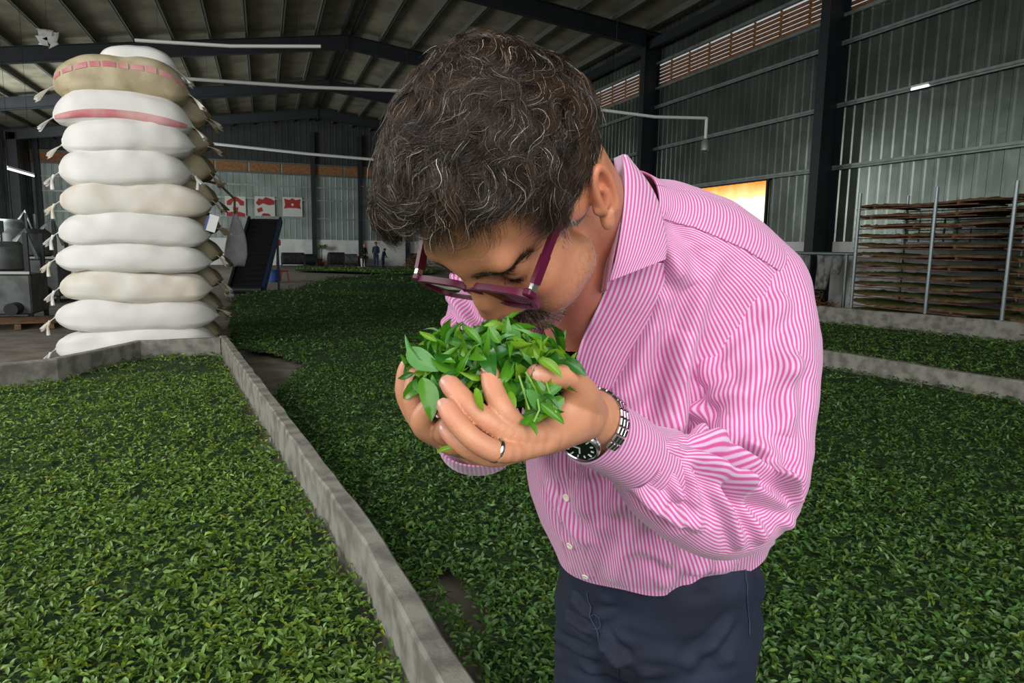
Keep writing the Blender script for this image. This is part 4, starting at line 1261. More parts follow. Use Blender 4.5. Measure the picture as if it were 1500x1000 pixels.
def build_glasses():
    gx = unit(GH_L - GH_R); mid = (GH_L + GH_R) / 2 + np.array([.002, .004, 0])
    gz = np.array([0, .06, 1.]); gz = unit(gz - gx * gz.dot(gx)); gy = np.cross(gx, gz); gy = gy if gy[1] > 0 else -gy
    def fr(u, w, d=0): return mid + gx * u + gz * w + gy * d
    root = empty('eyeglasses', h2w(fr(0, 0)))
    o0 = np.array(root.location)
    def put(name, V, Fc, m, lab=None, par=root, smooth=True):
        o = mesh_obj(name, h2w(V) - o0, Fc, m, par, smooth=smooth)
        if smooth:
            try: o.data.set_sharp_from_angle(angle=.6)
            except Exception: pass
        if lab: o['label'] = lab
        return o
    def loop(cx, sx, W, H, n=40):
        pts = []
        for k in range(n):
            t = 2 * math.pi * k / n; c, s = math.cos(t), math.sin(t); e = .52
            x = abs(c) ** e * (1 if c > 0 else -1); z = abs(s) ** e * (1 if s > 0 else -1)
            w_ = W * (1 + .07 * z) - (0.08 * W if z < 0 else 0)
            pts.append((cx + sx * x * w_, z * H - .0145 + .0015 * x * 0))
        return np.array(pts)
    V = []; Fc = []
    def ring(inner, outer, d0, d1):
        n = len(inner); b = len(V)
        for d in (d0, d1):
            for q in outer: V.append(fr(q[0], q[1], d))
            for q in inner: V.append(fr(q[0], q[1], d))
        for k in range(n):
            k2 = (k + 1) % n
            Fc.append((b + k, b + k2, b + n + k2, b + n + k)); Fc.append((b + 2 * n + k, b + 3 * n + k, b + 3 * n + k2, b + 2 * n + k2))
            Fc.append((b + k, b + 2 * n + k, b + 2 * n + k2, b + k2)); Fc.append((b + n + k, b + n + k2, b + 3 * n + k2, b + 3 * n + k))
    for sx in (1, -1):
        inn = loop(sx * .0355, sx, .0255, .0165); out = loop(sx * .0355, sx, .0315, .0208)
        out[:, 1] += np.where(out[:, 1] > -.01, .0015, 0)
        ring(inn, out, -.0026, .0034)
    mb = MB(); mb.add(V, Fc)
    # bridge and end pieces
    for a, b, c in (((-.0085, -.002), (.0085, -.002), .0065),):
        pts = [fr(u, w, .001) for u, w in ((-.0095, -.005), (-.004, -.0015), (.004, -.0015), (.0095, -.005))]
        mb.tube(pts, [.0036, .0034, .0034, .0036], 8)
    for sx in (1, -1):
        c_ = fr(sx * .0672, .0005, -.001); R_ = np.stack([gx, gy, gz], 1)
        mb.box(c_, (.008, .0065, .0115), R_, bev=.0012)
    put('frame_front', np.concatenate(mb.v), mb.f, M['plum'])
    for sx in (1, -1):
        inn = loop(sx * .0355, sx, .0258, .0168)
        Vl = [fr(q[0], q[1], .0012) for q in inn] + [fr(sx * .0355, -.0145, .0026)] + [fr(q[0], q[1], -.0003) for q in inn] + [fr(sx * .0355, -.0145, .0012)]
        n = len(inn); Fl = [(k, (k + 1) % n, n) for k in range(n)] + [(n + 1 + (k + 1) % n, n + 1 + k, 2 * n + 1) for k in range(n)]
        put('lens', Vl, Fl, M['lens'])
        h0 = fr(sx * .0692, .0005, -.004)
        ear_ = np.array([sx * .0815, .010, .034])
        mbh = MB(); mbh.beam(h0 + (0, .002, 0), h0 + unit(ear_ - h0) * .007, .0036, .0075, up=gz)
        put('hinge', np.concatenate(mbh.v), mbh.f, M['hinge'], smooth=False)
        mt = MB(); d = ear_ - h0
        hh = np.linspace(0, 1, 9)
        s0 = h0 + unit(d) * .006
        mt.beam(s0, s0 + (ear_ - s0) * .30, .0046, .0098, up=gz); mt.beam(s0 + (ear_ - s0) * .29, ear_, .0042, .0082, up=gz)
        tip = ear_ + np.array([0, -.026, -.014]); mt.beam(ear_ - unit(d) * .002, tip, .0040, .0078, up=gz)
        put('temple_arm', np.concatenate(mt.v), mt.f, M['plum'], smooth=False)
    tag(root, 'plum acetate glasses slipped down the nose of the man smelling tea', 'glasses')
    return root
# ---------------------------------------------------------------- clothing
def cr(pts, n):
    """Catmull-Rom through rows of pts, n samples"""
    pts = np.array(pts, float); m_ = len(pts)
    P_ = np.concatenate([[2 * pts[0] - pts[1]], pts, [2 * pts[-1] - pts[-2]]])
    t = np.linspace(0, m_ - 1 - 1e-9, n); i = t.astype(int); u = (t - i)[:, None]
    a, b, c, d = P_[i], P_[i + 1], P_[i + 2], P_[i + 3]
    return .5 * (2 * b + (c - a) * u + (2 * a - 5 * b + 4 * c - d) * u * u + (3 * b - a - 3 * c + d) * u ** 3)
def stripe_mat(name, c1, c2, freq=1.0, warp=.012):
    """woven stripes running along the cloth: coordinate 'su' counts stripes"""
    m = bpy.data.materials.new(name); m.use_nodes = True
    n = m.node_tree.nodes; L = m.node_tree.links; b = n['Principled BSDF']
    a = n.new('ShaderNodeAttribute'); a.attribute_name = 'su'
    fr = n.new('ShaderNodeMath'); fr.operation = 'MULTIPLY'; fr.inputs[1].default_value = 6.28318 * freq; L.new(a.outputs['Fac'], fr.inputs[0])
    sn = n.new('ShaderNodeMath'); sn.operation = 'SINE'; L.new(fr.outputs[0], sn.inputs[0])
    mr = n.new('ShaderNodeMapRange'); mr.interpolation_type = 'SMOOTHSTEP'; mr.inputs[1].default_value = -.75; mr.inputs[2].default_value = .75; L.new(sn.outputs[0], mr.inputs[0])
    mx = n.new('ShaderNodeMix'); mx.data_type = 'RGBA'; mx.inputs[6].default_value = rgb(c1); mx.inputs[7].default_value = rgb(c2); L.new(mr.outputs[0], mx.inputs[0])
    L.new(mx.outputs[2], b.inputs['Base Color']); b.inputs['Roughness'].default_value = .75; b.inputs['Sheen Weight'].default_value = .25
    t = n.new('ShaderNodeTexCoord'); x = n.new('ShaderNodeTexNoise'); x.inputs['Scale'].default_value = 700; L.new(t.outputs['Object'], x.inputs['Vector'])
    y = n.new('ShaderNodeTexNoise'); y.inputs['Scale'].default_value = 26; y.inputs['Detail'].default_value = 3; L.new(t.outputs['Object'], y.inputs['Vector'])
    bp = n.new('ShaderNodeBump'); bp.inputs['Strength'].default_value = .25; bp.inputs['Distance'].default_value = .0006; L.new(x.outputs[0], bp.inputs['Height'])
    b2 = n.new('ShaderNodeBump'); b2.inputs['Strength'].default_value = .35; b2.inputs['Distance'].default_value = .006; L.new(y.outputs[0], b2.inputs['Height']); L.new(bp.outputs[0], b2.inputs['Normal'])
    L.new(b2.outputs[0], b.inputs['Normal'])
    return m
M['shirt'] = stripe_mat('pink_striped_poplin', '#c4518c', '#d3b2d3')
M['shirt_in'] = mat('shirt_inside', '#d9a9c6', .8)
M['thread'] = mat('seam_thread', '#dba4c4', .8)
M['button'] = mat('pearl_button', '#e6e2cf', .3, coat=.4)
M['navy'] = mat('navy_twill', '#141d33', .8, noise=(14, '#0d1424', .8), bump=(900, .35, .0008))
M['navy_seam'] = mat('faded_navy_seam', '#2a3852', .8)

def folds(V, N, lst):
    """raise soft ridges: lst of (p0, p1, width, height) in camera-aligned space"""
    D = np.zeros(len(V))
    for (a, b, wd, ht) in lst:
        a = np.asarray(a, float); b = np.asarray(b, float); d = b - a; L2 = d.dot(d)
        t = ((V - a) @ d) / L2; tc = np.clip(t, 0, 1)
        dist = np.linalg.norm(V - a - tc[:, None] * d, axis=1)
        tap = np.clip(np.minimum(tc, 1 - tc) * 4, 0, 1) ** .7
        x = dist / wd
        D += 2.7 * ht * tap * (np.exp(-x ** 2) - .45 * np.exp(-((x - 1.5) / .8) ** 2))
    return V + N * D[:, None]
def loft(rows, nv, nu, e=.9, umod=None):
    """rows: centre(3), right-axis(3), other-axis(3) already scaled; returns grid (nv,nu,3)"""
    R_ = cr([np.concatenate(r) for r in rows], nv)
    t = np.linspace(0, 2 * np.pi, nu, endpoint=False)
    c, s = np.cos(t), np.sin(t); c = np.sign(c) * np.abs(c) ** e; s = np.sign(s) * np.abs(s) ** e
    G = R_[:, None, 0:3] + R_[:, None, 3:6] * c[None, :, None] + R_[:, None, 6:9] * s[None, :, None]
    return G
def grid_normals(G, closed=True):
    du = (np.roll(G, -1, 1) - np.roll(G, 1, 1)) if closed else np.gradient(G, axis=1); dv = np.gradient(G, axis=0)
    return unit(np.cross(du, dv))
def grid_faces(nv, nu, closed=True):
    idx = np.arange(nv * nu).reshape(nv, nu); nx = np.roll(idx, -1, 1) if closed else idx[:, 1:]
    a = idx if closed else idx[:, :-1]
    return np.stack([a[:-1], nx[:-1], nx[1:], a[1:]], -1).reshape(-1, 4)
def axes_row(c, A, e1, a, b):
    """ring row from centre, axis, approximate right direction"""
    A = unit(np.array(A, float)); e1 = np.array(e1, float); e1 = unit(e1 - A * e1.dot(A)); e2 = np.cross(A, e1)
    return (np.array(c), e1 * a, e2 * b)

# torso ------------------------------------------------------------
tor = [  # px, py, depth, half width, half depth
 (966, 794, 1.225, .196, .155),
 (960, 752, 1.195, .198, .172),
 (955, 690, 1.155, .206, .182),
 (957, 615, 1.110, .206, .178),
 (968, 535, 1.060, .204, .168),
 (974, 472, 1.010, .198, .146),
 (968, 422, .965, .176, .122),
 (958, 383, .928, .136, .100),
 (938, 350, .900, .094, .080),
 (920, 326, .880, .064, .060),
 (904, 308, .858, .052, .050),
]
UPC = np.array([UP @ (0, 0, 1.0), 0, 0]); UPC = CB @ np.array([0, 0, 1.0])
tc = [K(a, b, c) for a, b, c, _, _ in tor]
rows = []
for i, (a, b, c, ra, rb) in enumerate(tor):
    A = unit(tc[min(i + 1, len(tc) - 1)] - tc[max(i - 1, 0)]); wv = min(1, i / 4.0)
    A = unit(A * wv + UPC * (1 - wv))
    rows.append(axes_row(tc[i], A, (1, 0.0, .30), ra, rb))
NVt, NUt = 300, 420
Gt = loft(rows, NVt, NUt, .86)
nt_ = grid_normals(Gt)
cen = Gt.mean(1, keepdims=True)
if ((Gt - cen) * nt_).sum() < 0: nt_ = -nt_
if True:
    Vt = Gt.reshape(-1, 3); Nt = nt_.reshape(-1, 3)
    fl_t = []
    # drapes running down from the shoulder and armpit across the chest and belly
    for a, b, wd, h in (((1000, 350, .86), (900, 640, .92), .020, .007), ((1040, 370, .87), (960, 640, .92), .018, .006), ((930, 420, .85), (880, 560, .90), .014, .005),
                        ((985, 600, .93), (860, 690, .98), .020, .006), ((1000, 480, .88), (985, 650, .93), .016, .007), ((1020, 560, .90), (890, 760, 1.0), .020, .006),
                        ((1060, 800, 1.05), (900, 720, .98), .022, .007), ((1080, 830, 1.08), (930, 800, 1.03), .018, .006), ((1100, 760, 1.08), (960, 850, 1.05), .02, .006),
                        ((800, 700, 1.0), (860, 800, 1.02), .016, .004), ((950, 330, .83), (1010, 420, .86), .015, .005), ((890, 600, .93), (850, 760, 1.0), .018, .006),
                        ((960, 690, .95), (900, 850, 1.02), .018, .006), ((1000, 720, .97), (970, 850, 1.03), .014, .005)):
        fl_t.append((K(*a), K(*b), wd, h))
    # the folds are drawn by image position, so bring the points onto the cloth along the view
    px_t = np.stack([Vt[:, 0] / Vt[:, 2], Vt[:, 1] / Vt[:, 2]], 1)
    front = (Nt * Vt).sum(1) < 0
    def snap(q):
        d = ((px_t - q[:2] / q[2]) ** 2).sum(1) + (~front) * 9; return Vt[d.argmin()]
    fl_t = [(snap(a), snap(b), wd, h) for a, b, wd, h in fl_t]
    Vt = folds(Vt, Nt, fl_t)
    Vt = Vt + Nt * (.0045 * noise3(Vt * 11, 51) + .0024 * noise3(Vt * 28, 52))[:, None]
    Gt = Vt.reshape(NVt, NUt, 3)
# wavy hem, lower in front
hemw = np.clip(1 - np.arange(NVt) / 34, 0, 1) ** 1.5
ut = np.linspace(0, 2 * np.pi, NUt, endpoint=False)
ring0 = Gt[0]
axdn = unit(tc[0] - tc[1])
hem_off = .018 * np.cos(2 * (ut + 1.0)) + .006 * np.sin(5 * ut)
Gt = Gt + axdn[None, None] * (hemw[:, None] * hem_off[None])[..., None]
Gt = Gt + (Gt - Gt.mean(1, keepdims=True)) * (.03 * hemw[:, None, None] * np.sin(7 * ut)[None, :, None])
# stripe coordinate: arc length round the belly ring, so stripes run up the body
ref = Gt[NVt // 3]; seg = np.linalg.norm(np.roll(ref, -1, 0) - ref, axis=1); arc = np.concatenate([[0], np.cumsum(seg)])[:-1]; tot = seg.sum()
nstr = round(tot / .0065)
su_t = arc / tot * nstr
SUt = np.tile(su_t, (NVt, 1))

# the open neck: cloth in front of the throat is cut away
def inside(p, poly):
    return inpoly(p[..., 0].ravel(), p[..., 1].ravel(), poly).reshape(p.shape[:-1])
def px_of(V): return np.stack([750 + F_PX * V[..., 0] / V[..., 2], 500 - F_PX * V[..., 1] / V[..., 2]], -1)
_nt = grid_normals(Gt); _nt = _nt * np.sign(((Gt - Gt.mean(1, keepdims=True)) * _nt).sum())
open_neck = inside(px_of(Gt), [(850, 200), (913, 226), (915, 300), (905, 378), (889, 415), (866, 470), (848, 510), (838, 562), (826, 562), (800, 520), (780, 470), (780, 300)]) & ((_nt * Gt).sum(-1) < 0) & (np.linspace(0, 1, NVt)[:, None] > .42)
# yoke: the upper back and shoulder, cut from its own cloth with stripes running round
seam = np.array([(900, 300), (962, 318), (1020, 334), (1090, 364), (1150, 402), (1230, 470)], float)
def px_of(V): return np.stack([750 + F_PX * V[..., 0] / V[..., 2], 500 - F_PX * V[..., 1] / V[..., 2]], -1)
_p = px_of(Gt); vv = np.linspace(0, 1, NVt)[:, None] * np.ones((1, NUt))
isy = (vv > .55) & ((_p[..., 1] < np.interp(_p[..., 0], seam[:, 0], seam[:, 1])) | ((grid_normals(Gt) * Gt).sum(-1) * np.sign((grid_normals(Gt) * (Gt - Gt.mean(1, keepdims=True))).sum()) > .25 * np.linalg.norm(Gt, axis=-1)))
isy &= (_p[..., 0] > 905) & ~open_neck
vlen = np.concatenate([np.zeros((1, NUt)), np.cumsum(np.linalg.norm(np.diff(Gt, axis=0), axis=-1), 0)]).mean(1)
SUy = np.tile(vlen[:, None] / .0040, (1, NUt)) + .35 * np.sin(np.linspace(0, 9, NVt))[:, None]

def sleeve(rows, nv, nu, fold_list, e=.95, seed=0, pitch=.0060, amp=1.0):
    rr = []
    cs = [r[0] for r in rows]
    for i, r in enumerate(rows):
        A = unit(cs[min(i + 1, len(cs) - 1)] - cs[max(i - 1, 0)])
        rr.append(axes_row(r[0], A, r[3] if len(r) > 3 else (1, 0, .3), r[1], r[2]))
    G = loft(rr, nv, nu, e); n_ = grid_normals(G)
    if ((G - G.mean(1, keepdims=True)) * n_).sum() < 0: n_ = -n_
    V = G.reshape(-1, 3); N = n_.reshape(-1, 3)
    q = np.stack([V[:, 0] / V[:, 2], V[:, 1] / V[:, 2]], 1); fr_ = (N * V).sum(1) < 0
    def snap(a): return V[(((q - a[:2] / a[2]) ** 2).sum(1) + (~fr_) * 9).argmin()]
    V = folds(V, N, [(snap(K(*a)), snap(K(*b)), w_, h) for a, b, w_, h in fold_list])
    V = V + N * (amp * (.0038 * noise3(V * 16, seed) + .0022 * noise3(V * 36, seed + 1)))[:, None]
    G = V.reshape(nv, nu, 3)
    ref = G[nv // 4]; seg = np.linalg.norm(np.roll(ref, -1, 0) - ref, axis=1); tot = seg.sum(); ns = round(tot / pitch)
    arc = np.concatenate([[0], np.cumsum(seg)])[:-1] / tot * ns
    return G, np.tile(arc, (nv, 1)), ns
dd9 = .9
GsL, SUsL, nsL = sleeve([
 (K(1055, 385, .985), .085, .075), (K(1080, 420, .970), .092, .086), (K(1092, 475, .952), .094, .090), (K(1098, 540, .935), .090, .088), (K(1101, 605, .922), .081, .082, (1, -.05, .2)),
 (K(1097, 660, .910), .079, .080, (1, -.25, .2)), (K(1084, 704, .896), .079, .078, (.85, -.5, .15)), (K(1058, 728, .876), .077, .074, (.5, -.85, .1)), (K(1028, 727, .852), .070, .070, (-.05, -1, .0)), (K(996, 710, .824), .063, .061, (-.35, -.93, -.05)),
 (K(962, 688, .790), .052, .051, (-.42, -.9, -.1)), (K(938, 672, .765), .041, .042, (-.45, -.88, -.1)), (K(930, 667, .757), .036, .037, (-.45, -.88, -.1))], 320, 260, [
 ((1008, 640, dd9), (1168, 715, dd9), .012, .012), ((1000, 655, dd9), (1165, 745, dd9), .010, .009), ((1030, 680, dd9), (1160, 770, dd9), .010, .008), ((1062, 690, dd9), (1118, 795, dd9), .009, .008),
 ((1040, 690, dd9), (1085, 800, dd9), .009, .007), ((1008, 668, dd9), (1022, 780, dd9), .009, .006), ((985, 640, dd9), (985, 740, dd9), .012, .007), ((965, 650, dd9), (1000, 745, dd9), .008, .005),
 ((930, 700, dd9), (1015, 775, dd9), .010, .006), ((1010, 615, dd9), (1075, 560, dd9), .012, .006), ((1150, 430, dd9), (1030, 570, dd9), .016, .009), ((1120, 430, dd9), (1020, 545, dd9), .012, .006), ((1170, 520, dd9), (1060, 600, dd9), .018, .006),
 ((1150, 640, dd9), (1160, 520, dd9), .016, .005), ((1090, 640, dd9), (1150, 690, dd9), .012, .006), ((1010, 590, dd9), (1035, 660, dd9), .012, .008), ((1130, 690, dd9), (1172, 735, dd9), .008, .007)], seed=61)
GcL_rows = [(K(972, 687, .800), .0385, .040, (.55, .83, .2)), (K(942, 672, .775), .0385, .040, (.5, .86, .2)), (K(915, 655, .752), .0375, .038, (.5, .86, .2)), (K(890, 640, .733), .0365, .036, (.5, .86, .2)), (K(864, 627, .714), .0360, .035, (.5, .86, .2))]
GcL, _, _ = sleeve(GcL_rows, 90, 160, [], seed=71, amp=.25)
_l = np.concatenate([[0], np.cumsum(np.linalg.norm(np.diff(GcL.mean(1), axis=0), axis=1))])
SUcL = np.tile(_l[:, None] / .0052, (1, 160))
# his right sleeve, seen behind the heap
GsR, SUsR, nsR = sleeve([
 (K(812, 400, 1.09), .095, .085), (K(757, 410, 1.07), .098, .088), (K(735, 460, 1.04), .086, .085), (K(718, 520, 1.01), .076, .078), (K(700, 580, .975), .070, .072), (K(699, 625, .925), .062, .058, (1, .1, .1)), (K(699, 642, .870), .052, .044, (1, 0, 0)),
 (K(699, 650, .825), .040, .031, (1, 0, 0)), (K(699, 651, .805), .034, .026, (1, 0, 0))], 200, 200, [
 ((650, 420, 1.0), (700, 500, 1.0), .014, .010), ((665, 400, 1.0), (715, 470, 1.0), .012, .009), ((640, 460, 1.0), (690, 520, 1.0), .012, .007), ((655, 655, .9), (740, 690, .9), .01, .005)], seed=81)
GcR, _, _ = sleeve([(K(699, 654, .825), .0440, .0330, (1, 0, 0)), (K(699, 652, .795), .0435, .0315, (1, 0, 0)), (K(698, 650, .765), .0415, .0285, (1, 0, 0)), (K(697, 648, .738), .0390, .0250, (1, 0, 0))], 70, 140, [], seed=91, amp=.35)
_arc = np.linalg.norm(np.roll(GcR[20], -1, 0) - GcR[20], axis=1); SUcR = np.tile(np.concatenate([[0], np.cumsum(_arc)])[:-1] / .0052, (70, 1))

def patch(A, B, nu, nv, bulge=None, mid=None):
    """surface between two curves of the same length (rows of K-points)"""
    a = cr([K(*q) for q in A], nv); b = cr([K(*q) for q in B], nv)
    u = np.linspace(0, 1, nu)[None, :, None]
    G = a[:, None] * (1 - u) + b[:, None] * u
    tow = -unit(G)                       # towards the viewer
    if bulge: G = G + tow * (bulge * np.sin(np.pi * u[..., 0]) ** .8)[..., None]
    return G
# front edge of the shirt (opening) and the body just behind it
GF = patch([(898, 385, .798), (884, 430, .806), (866, 470, .826), (850, 505, .850), (841, 545, .880), (836, 585, .908), (832, 640, .940), (831, 700, .985)],
           [(1000, 385, .846), (985, 430, .852), (955, 480, .868), (930, 520, .885), (910, 560, .905), (895, 600, .925), (885, 650, .948), (878, 700, .985)], 60, 150, .006)
wF = np.linalg.norm(np.diff(GF, axis=1), axis=-1).mean(0); SUF = np.tile(np.concatenate([[0], np.cumsum(wF)]) / .0052, (150, 1))
GF = GF + (-unit(GF)) * (.0035 * noise3(GF * 24, 95) + .0030 * np.exp(-((np.linspace(0, 1, 60)[None] * 1.0 - .0) / .05) ** 2) * np.sin(np.linspace(0, 30, 150))[:, None])[..., None]
# collar leaf
GC = patch([(913, 226, .792), (915, 262, .772), (914, 300, .762), (909, 340, .757), (902, 378, .757), (893, 412, .762)],
           [(918, 228, .800), (949, 268, .806), (964, 298, .800), (972, 330, .792), (976, 358, .785), (974, 380, .780)], 50, 110, .010)
lenC = np.linspace(0, 1, 50)[None] * np.linspace(.15, 1, 110)[:, None] * 20.0
SUC = lenC
GB = patch([(913, 226, .794), (914, 262, .776), (912, 300, .768), (906, 340, .764), (898, 378, .764), (889, 425, .772)],
           [(900, 232, .850), (903, 262, .835), (900, 300, .825), (893, 340, .815), (886, 378, .808), (878, 430, .810)], 16, 80, -.002)
# ---------------------------------------------------------------- trousers, shoes and the body under the clothes
FH = unit(np.array([FW[0], FW[1], 0])); RH = np.array([FH[1], -FH[0], 0])      # level forward / right of the photographer
TH_ = math.radians(40)
FACE = -FH * math.cos(TH_) - RH * math.sin(TH_); LEFT = RH * math.cos(TH_) - FH * math.sin(TH_)
BW = np.stack([LEFT, FACE, np.array([0, 0, 1.0])])            # body frame: his left, his front, up
WC = c2w(K(958, 812, 1.225))                                   # waist centre
def b2w(p): return WC + np.asarray(p, float) @ BW
def w2b(p): return (np.asarray(p, float) - WC) @ BW.T
FZ = -WC[2] + .01
def build_trousers():
    g = Sdf((-.30, -.26, FZ + .03), (.30, .30, .06), .0055)
    g.ell((0, .005, .0), (.182, .142, .10), .03)
    g.ell((0, .0, -.10), (.184, .140, .13), .04)
    for s in (1, -1):
        g.ell((s * .085, -.075, -.13), (.085, .075, .10), .04)
        hip = (s * .088, .0, -.14); kn = (s * .105, .015, FZ + .50); an = (s * .115, -.01, FZ + .085)
        g.cone(hip, kn, .098, .078, .02); g.cone(kn, an, .078, .066, .02)
    V, Q = g.mesh(1)
    V = V[:, :]
    N = vnormals(V, Q)
    if (N * (V - np.array([0, 0, -.3]))).sum() < 0: N = -N
    C = (b2w(V) - CAM) @ CB.T
    Nc = N @ BW @ CB.T
    p = px_of(C)
    def snapP(q): 
        d = ((p - np.array(q)) ** 2).sum(1) + ((Nc * C).sum(1) > 0) * 1e6; return C[d.argmin()]
    fl = [(snapP(a), snapP(b), w_, h) for a, b, w_, h in (((1040, 850), (870, 905), .010, .006), ((1075, 840), (880, 880), .009, .005), ((1060, 950), (890, 930), .012, .005), ((1080, 960), (930, 985), .012, .006),
        ((830, 900), (870, 925), .008, .005), ((810, 930), (880, 960), .010, .006), ((812, 955), (890, 985), .010, .005), ((880, 930), (920, 975), .010, .010), ((840, 870), (868, 905), .008, .005), ((1000, 985), (1080, 900), .012, .004), ((1105, 830), (1110, 900), .01, .005))]
    C2 = folds(C, Nc, fl); C2 = C2 + Nc * (.0028 * noise3(C * 14, 33) + .0012 * noise3(C * 40, 34))[:, None]
    return c2w(C2), Q, p, Nc, C2
t_tv, t_tq, t_tp, t_tn, t_tc = build_trousers()
def seam_pts(pix, lift=.0015, n=40):
    """follow the trousers' surface along image points"""
    q = cr([(a, b, 0) for a, b in pix], n)[:, :2]; out = []
    fr_ = (t_tn * t_tc).sum(1) < 0
    for a in q:
        d = ((t_tp - a) ** 2).sum(1) + (~fr_) * 1e6; i = d.argsort()[:4]; out.append((t_tc[i] + t_tn[i] * lift).mean(0))
    out = np.array(out)
    for _ in range(3): out[1:-1] = (out[:-2] + out[1:-1] * 2 + out[2:]) / 4
    return [c2w(v) for v in out]
def shoe_sdf(s):
    g = Sdf((-.07, -.11, -.005), (.07, .24, .15), .005)
    g.ell((0, -.03, .045), (.036, .055, .045), .02); g.cone((0, -.02, .04), (0, .10, .03), .038, .036, .02); g.ell((0, .14, .024), (.043, .07, .026), .02)
    g.cone((0, -.03, .05), (0, -.035, .10), .036, .042, .02)
    V, Q = g.mesh(1); V[:, 2] = np.maximum(V[:, 2], 0)
    return V, Q
def build_inner():
    g = Sdf(K(300, 2450, 1.3) * (0, 1, 0) + (-.35, 0, .45), (.62, .34, 1.75), .011)
    def wb(p): return (b2w(p) - CAM) @ CB.T
    up_ = lambda a, b, c: K(a, b, c)
    g.cone(wb((0, 0, -.08)), up_(955, 690, 1.16), .115, .125, .05); g.cone(up_(955, 690, 1.16), up_(965, 540, 1.06), .125, .115, .05); g.cone(up_(965, 540, 1.06), up_(962, 450, .985), .115, .085, .05)
    g.cone(up_(962, 450, .985), up_(905, 385, .875), .075, .045, .03)
    g.chain([up_(1052, 425, .995), up_(1096, 600, .930), up_(1082, 712, .895), up_(1000, 710, .83), up_(940, 674, .776), up_(890, 636, .724)], [.045, .040, .034, .030, .025, .023], .012)
    g.chain([up_(962, 450, .985), up_(1052, 430, .995)], [.07, .045], .02)
    g.chain([up_(962, 450, .985), up_(805, 410, 1.08), up_(712, 520, 1.01), up_(700, 610, .94), up_(701, 645, .86), up_(702, 650, .80)], [.07, .05, .042, .034, .026, .021], .02)
    for s in (1, -1):
        g.chain([wb((s * .08, 0, -.12)), wb((s * .105, .015, FZ + .5)), wb((s * .115, -.01, FZ + .10))], [.075, .055, .04], .02)
    return g.mesh(1)
t_iv, t_iq = build_inner()
# ---------------------------------------------------------------- watch and ring
M['steel_pol'] = mat('polished_steel', '#c9cbcc', .16, 1.0)
M['dial'] = mat('black_dial', '#08090a', .2, coat=.8)
M['lume'] = mat('pale_hour_marks', '#dfe6df', .4)
def Rframe(n, xdir):
    n = unit(np.array(n, float)); x = np.array(xdir, float); x = unit(x - n * n.dot(x)); return np.stack([x, np.cross(n, x), n], 1)
def build_watch():
    c = K(850, 653, .664); n = unit(np.array([-.34, -.66, -.68])); Rc = Rframe(n, (.80, -.55, .2))
    root = empty('wristwatch', c2w(c)); o0 = np.array(root.location)
    tag(root, 'steel wristwatch with black dial half under the striped cuff', 'watch')
    def put(name, mb, m, par=root, smooth=True, lab=None):
        V = c2w(np.concatenate(mb.v)) - o0
        o = mesh_obj(name, V, [f[::-1] for f in mb.f], m, par, smooth=smooth)
        if smooth:
            try: o.data.set_sharp_from_angle(angle=.5)
            except Exception: pass
        if lab: o['label'] = lab
        return o
    put('case', MB().lathe([(.0165, -.0055), (.0195, -.004), (.0200, .000), (.0190, .0025), (.0172, .0035), (.0165, .0022)], c, 48, Rc), M['steel_pol'])
    put('dial', MB().lathe([(.0001, .0), (.0166, .0), (.0166, .0024), (.0001, .0024)], c, 48, Rc), M['dial'])
    mb = MB()
    for k in range(12):
        t = 2 * math.pi * k / 12; r = .0128
        mb.box(c + Rc @ np.array([r * math.cos(t), r * math.sin(t), .0028]), (.0030 if k % 3 else .0042, .0013, .0006), Rc @ np.array([[math.cos(t), -math.sin(t), 0], [math.sin(t), math.cos(t), 0], [0, 0, 1]]))
    for t, L, w_ in ((.9, .008, .0014), (2.6, .011, .0011)):
        mb.box(c + Rc @ np.array([L / 2 * math.cos(t), L / 2 * math.sin(t), .0030]), (L, w_, .0005), Rc @ np.array([[math.cos(t), -math.sin(t), 0], [math.sin(t), math.cos(t), 0], [0, 0, 1]]))
    put('hour_marks', mb, M['lume'], smooth=False)
    put('crown', MB().lathe([(.0028, 0), (.0032, .001), (.0032, .004), (.0026, .005)], c + Rc @ np.array([-.0195, .008, -.001]), 14, Rc @ Rframe((-1, .35, 0), (0, 0, 1))), M['steel_pol'])
    # bracelet round the wrist: ellipse in the plane across the forearm
    wc = K(873, 618, .690); axw = unit(K(905, 638, .722) - K(850, 608, .66))
    e1 = unit((c - wc) - axw * (c - wc).dot(axw)); e2 = np.cross(axw, e1)
    ra = .0325; rb = .0315
    for k in range(24):
        t = 2 * math.pi * k / 24
        if abs((t + math.pi) % (2 * math.pi) - math.pi) < .62: continue
        p = wc + e1 * math.cos(t) * ra + e2 * math.sin(t) * rb
        tg = unit(-e1 * math.sin(t) * ra + e2 * math.cos(t) * rb); out = np.cross(tg, axw); Rl = np.stack([tg, axw, out], 1)
        mb = MB().box(p, (.0080, .0062, .0034), Rl, bev=.0008)
        for s in (-1, 1): mb.box(p + axw * s * .0064, (.0076, .0058, .0030), Rl, bev=.0007)
        put('bracelet_link', mb, M['steel_pol'], smooth=False)
    return root
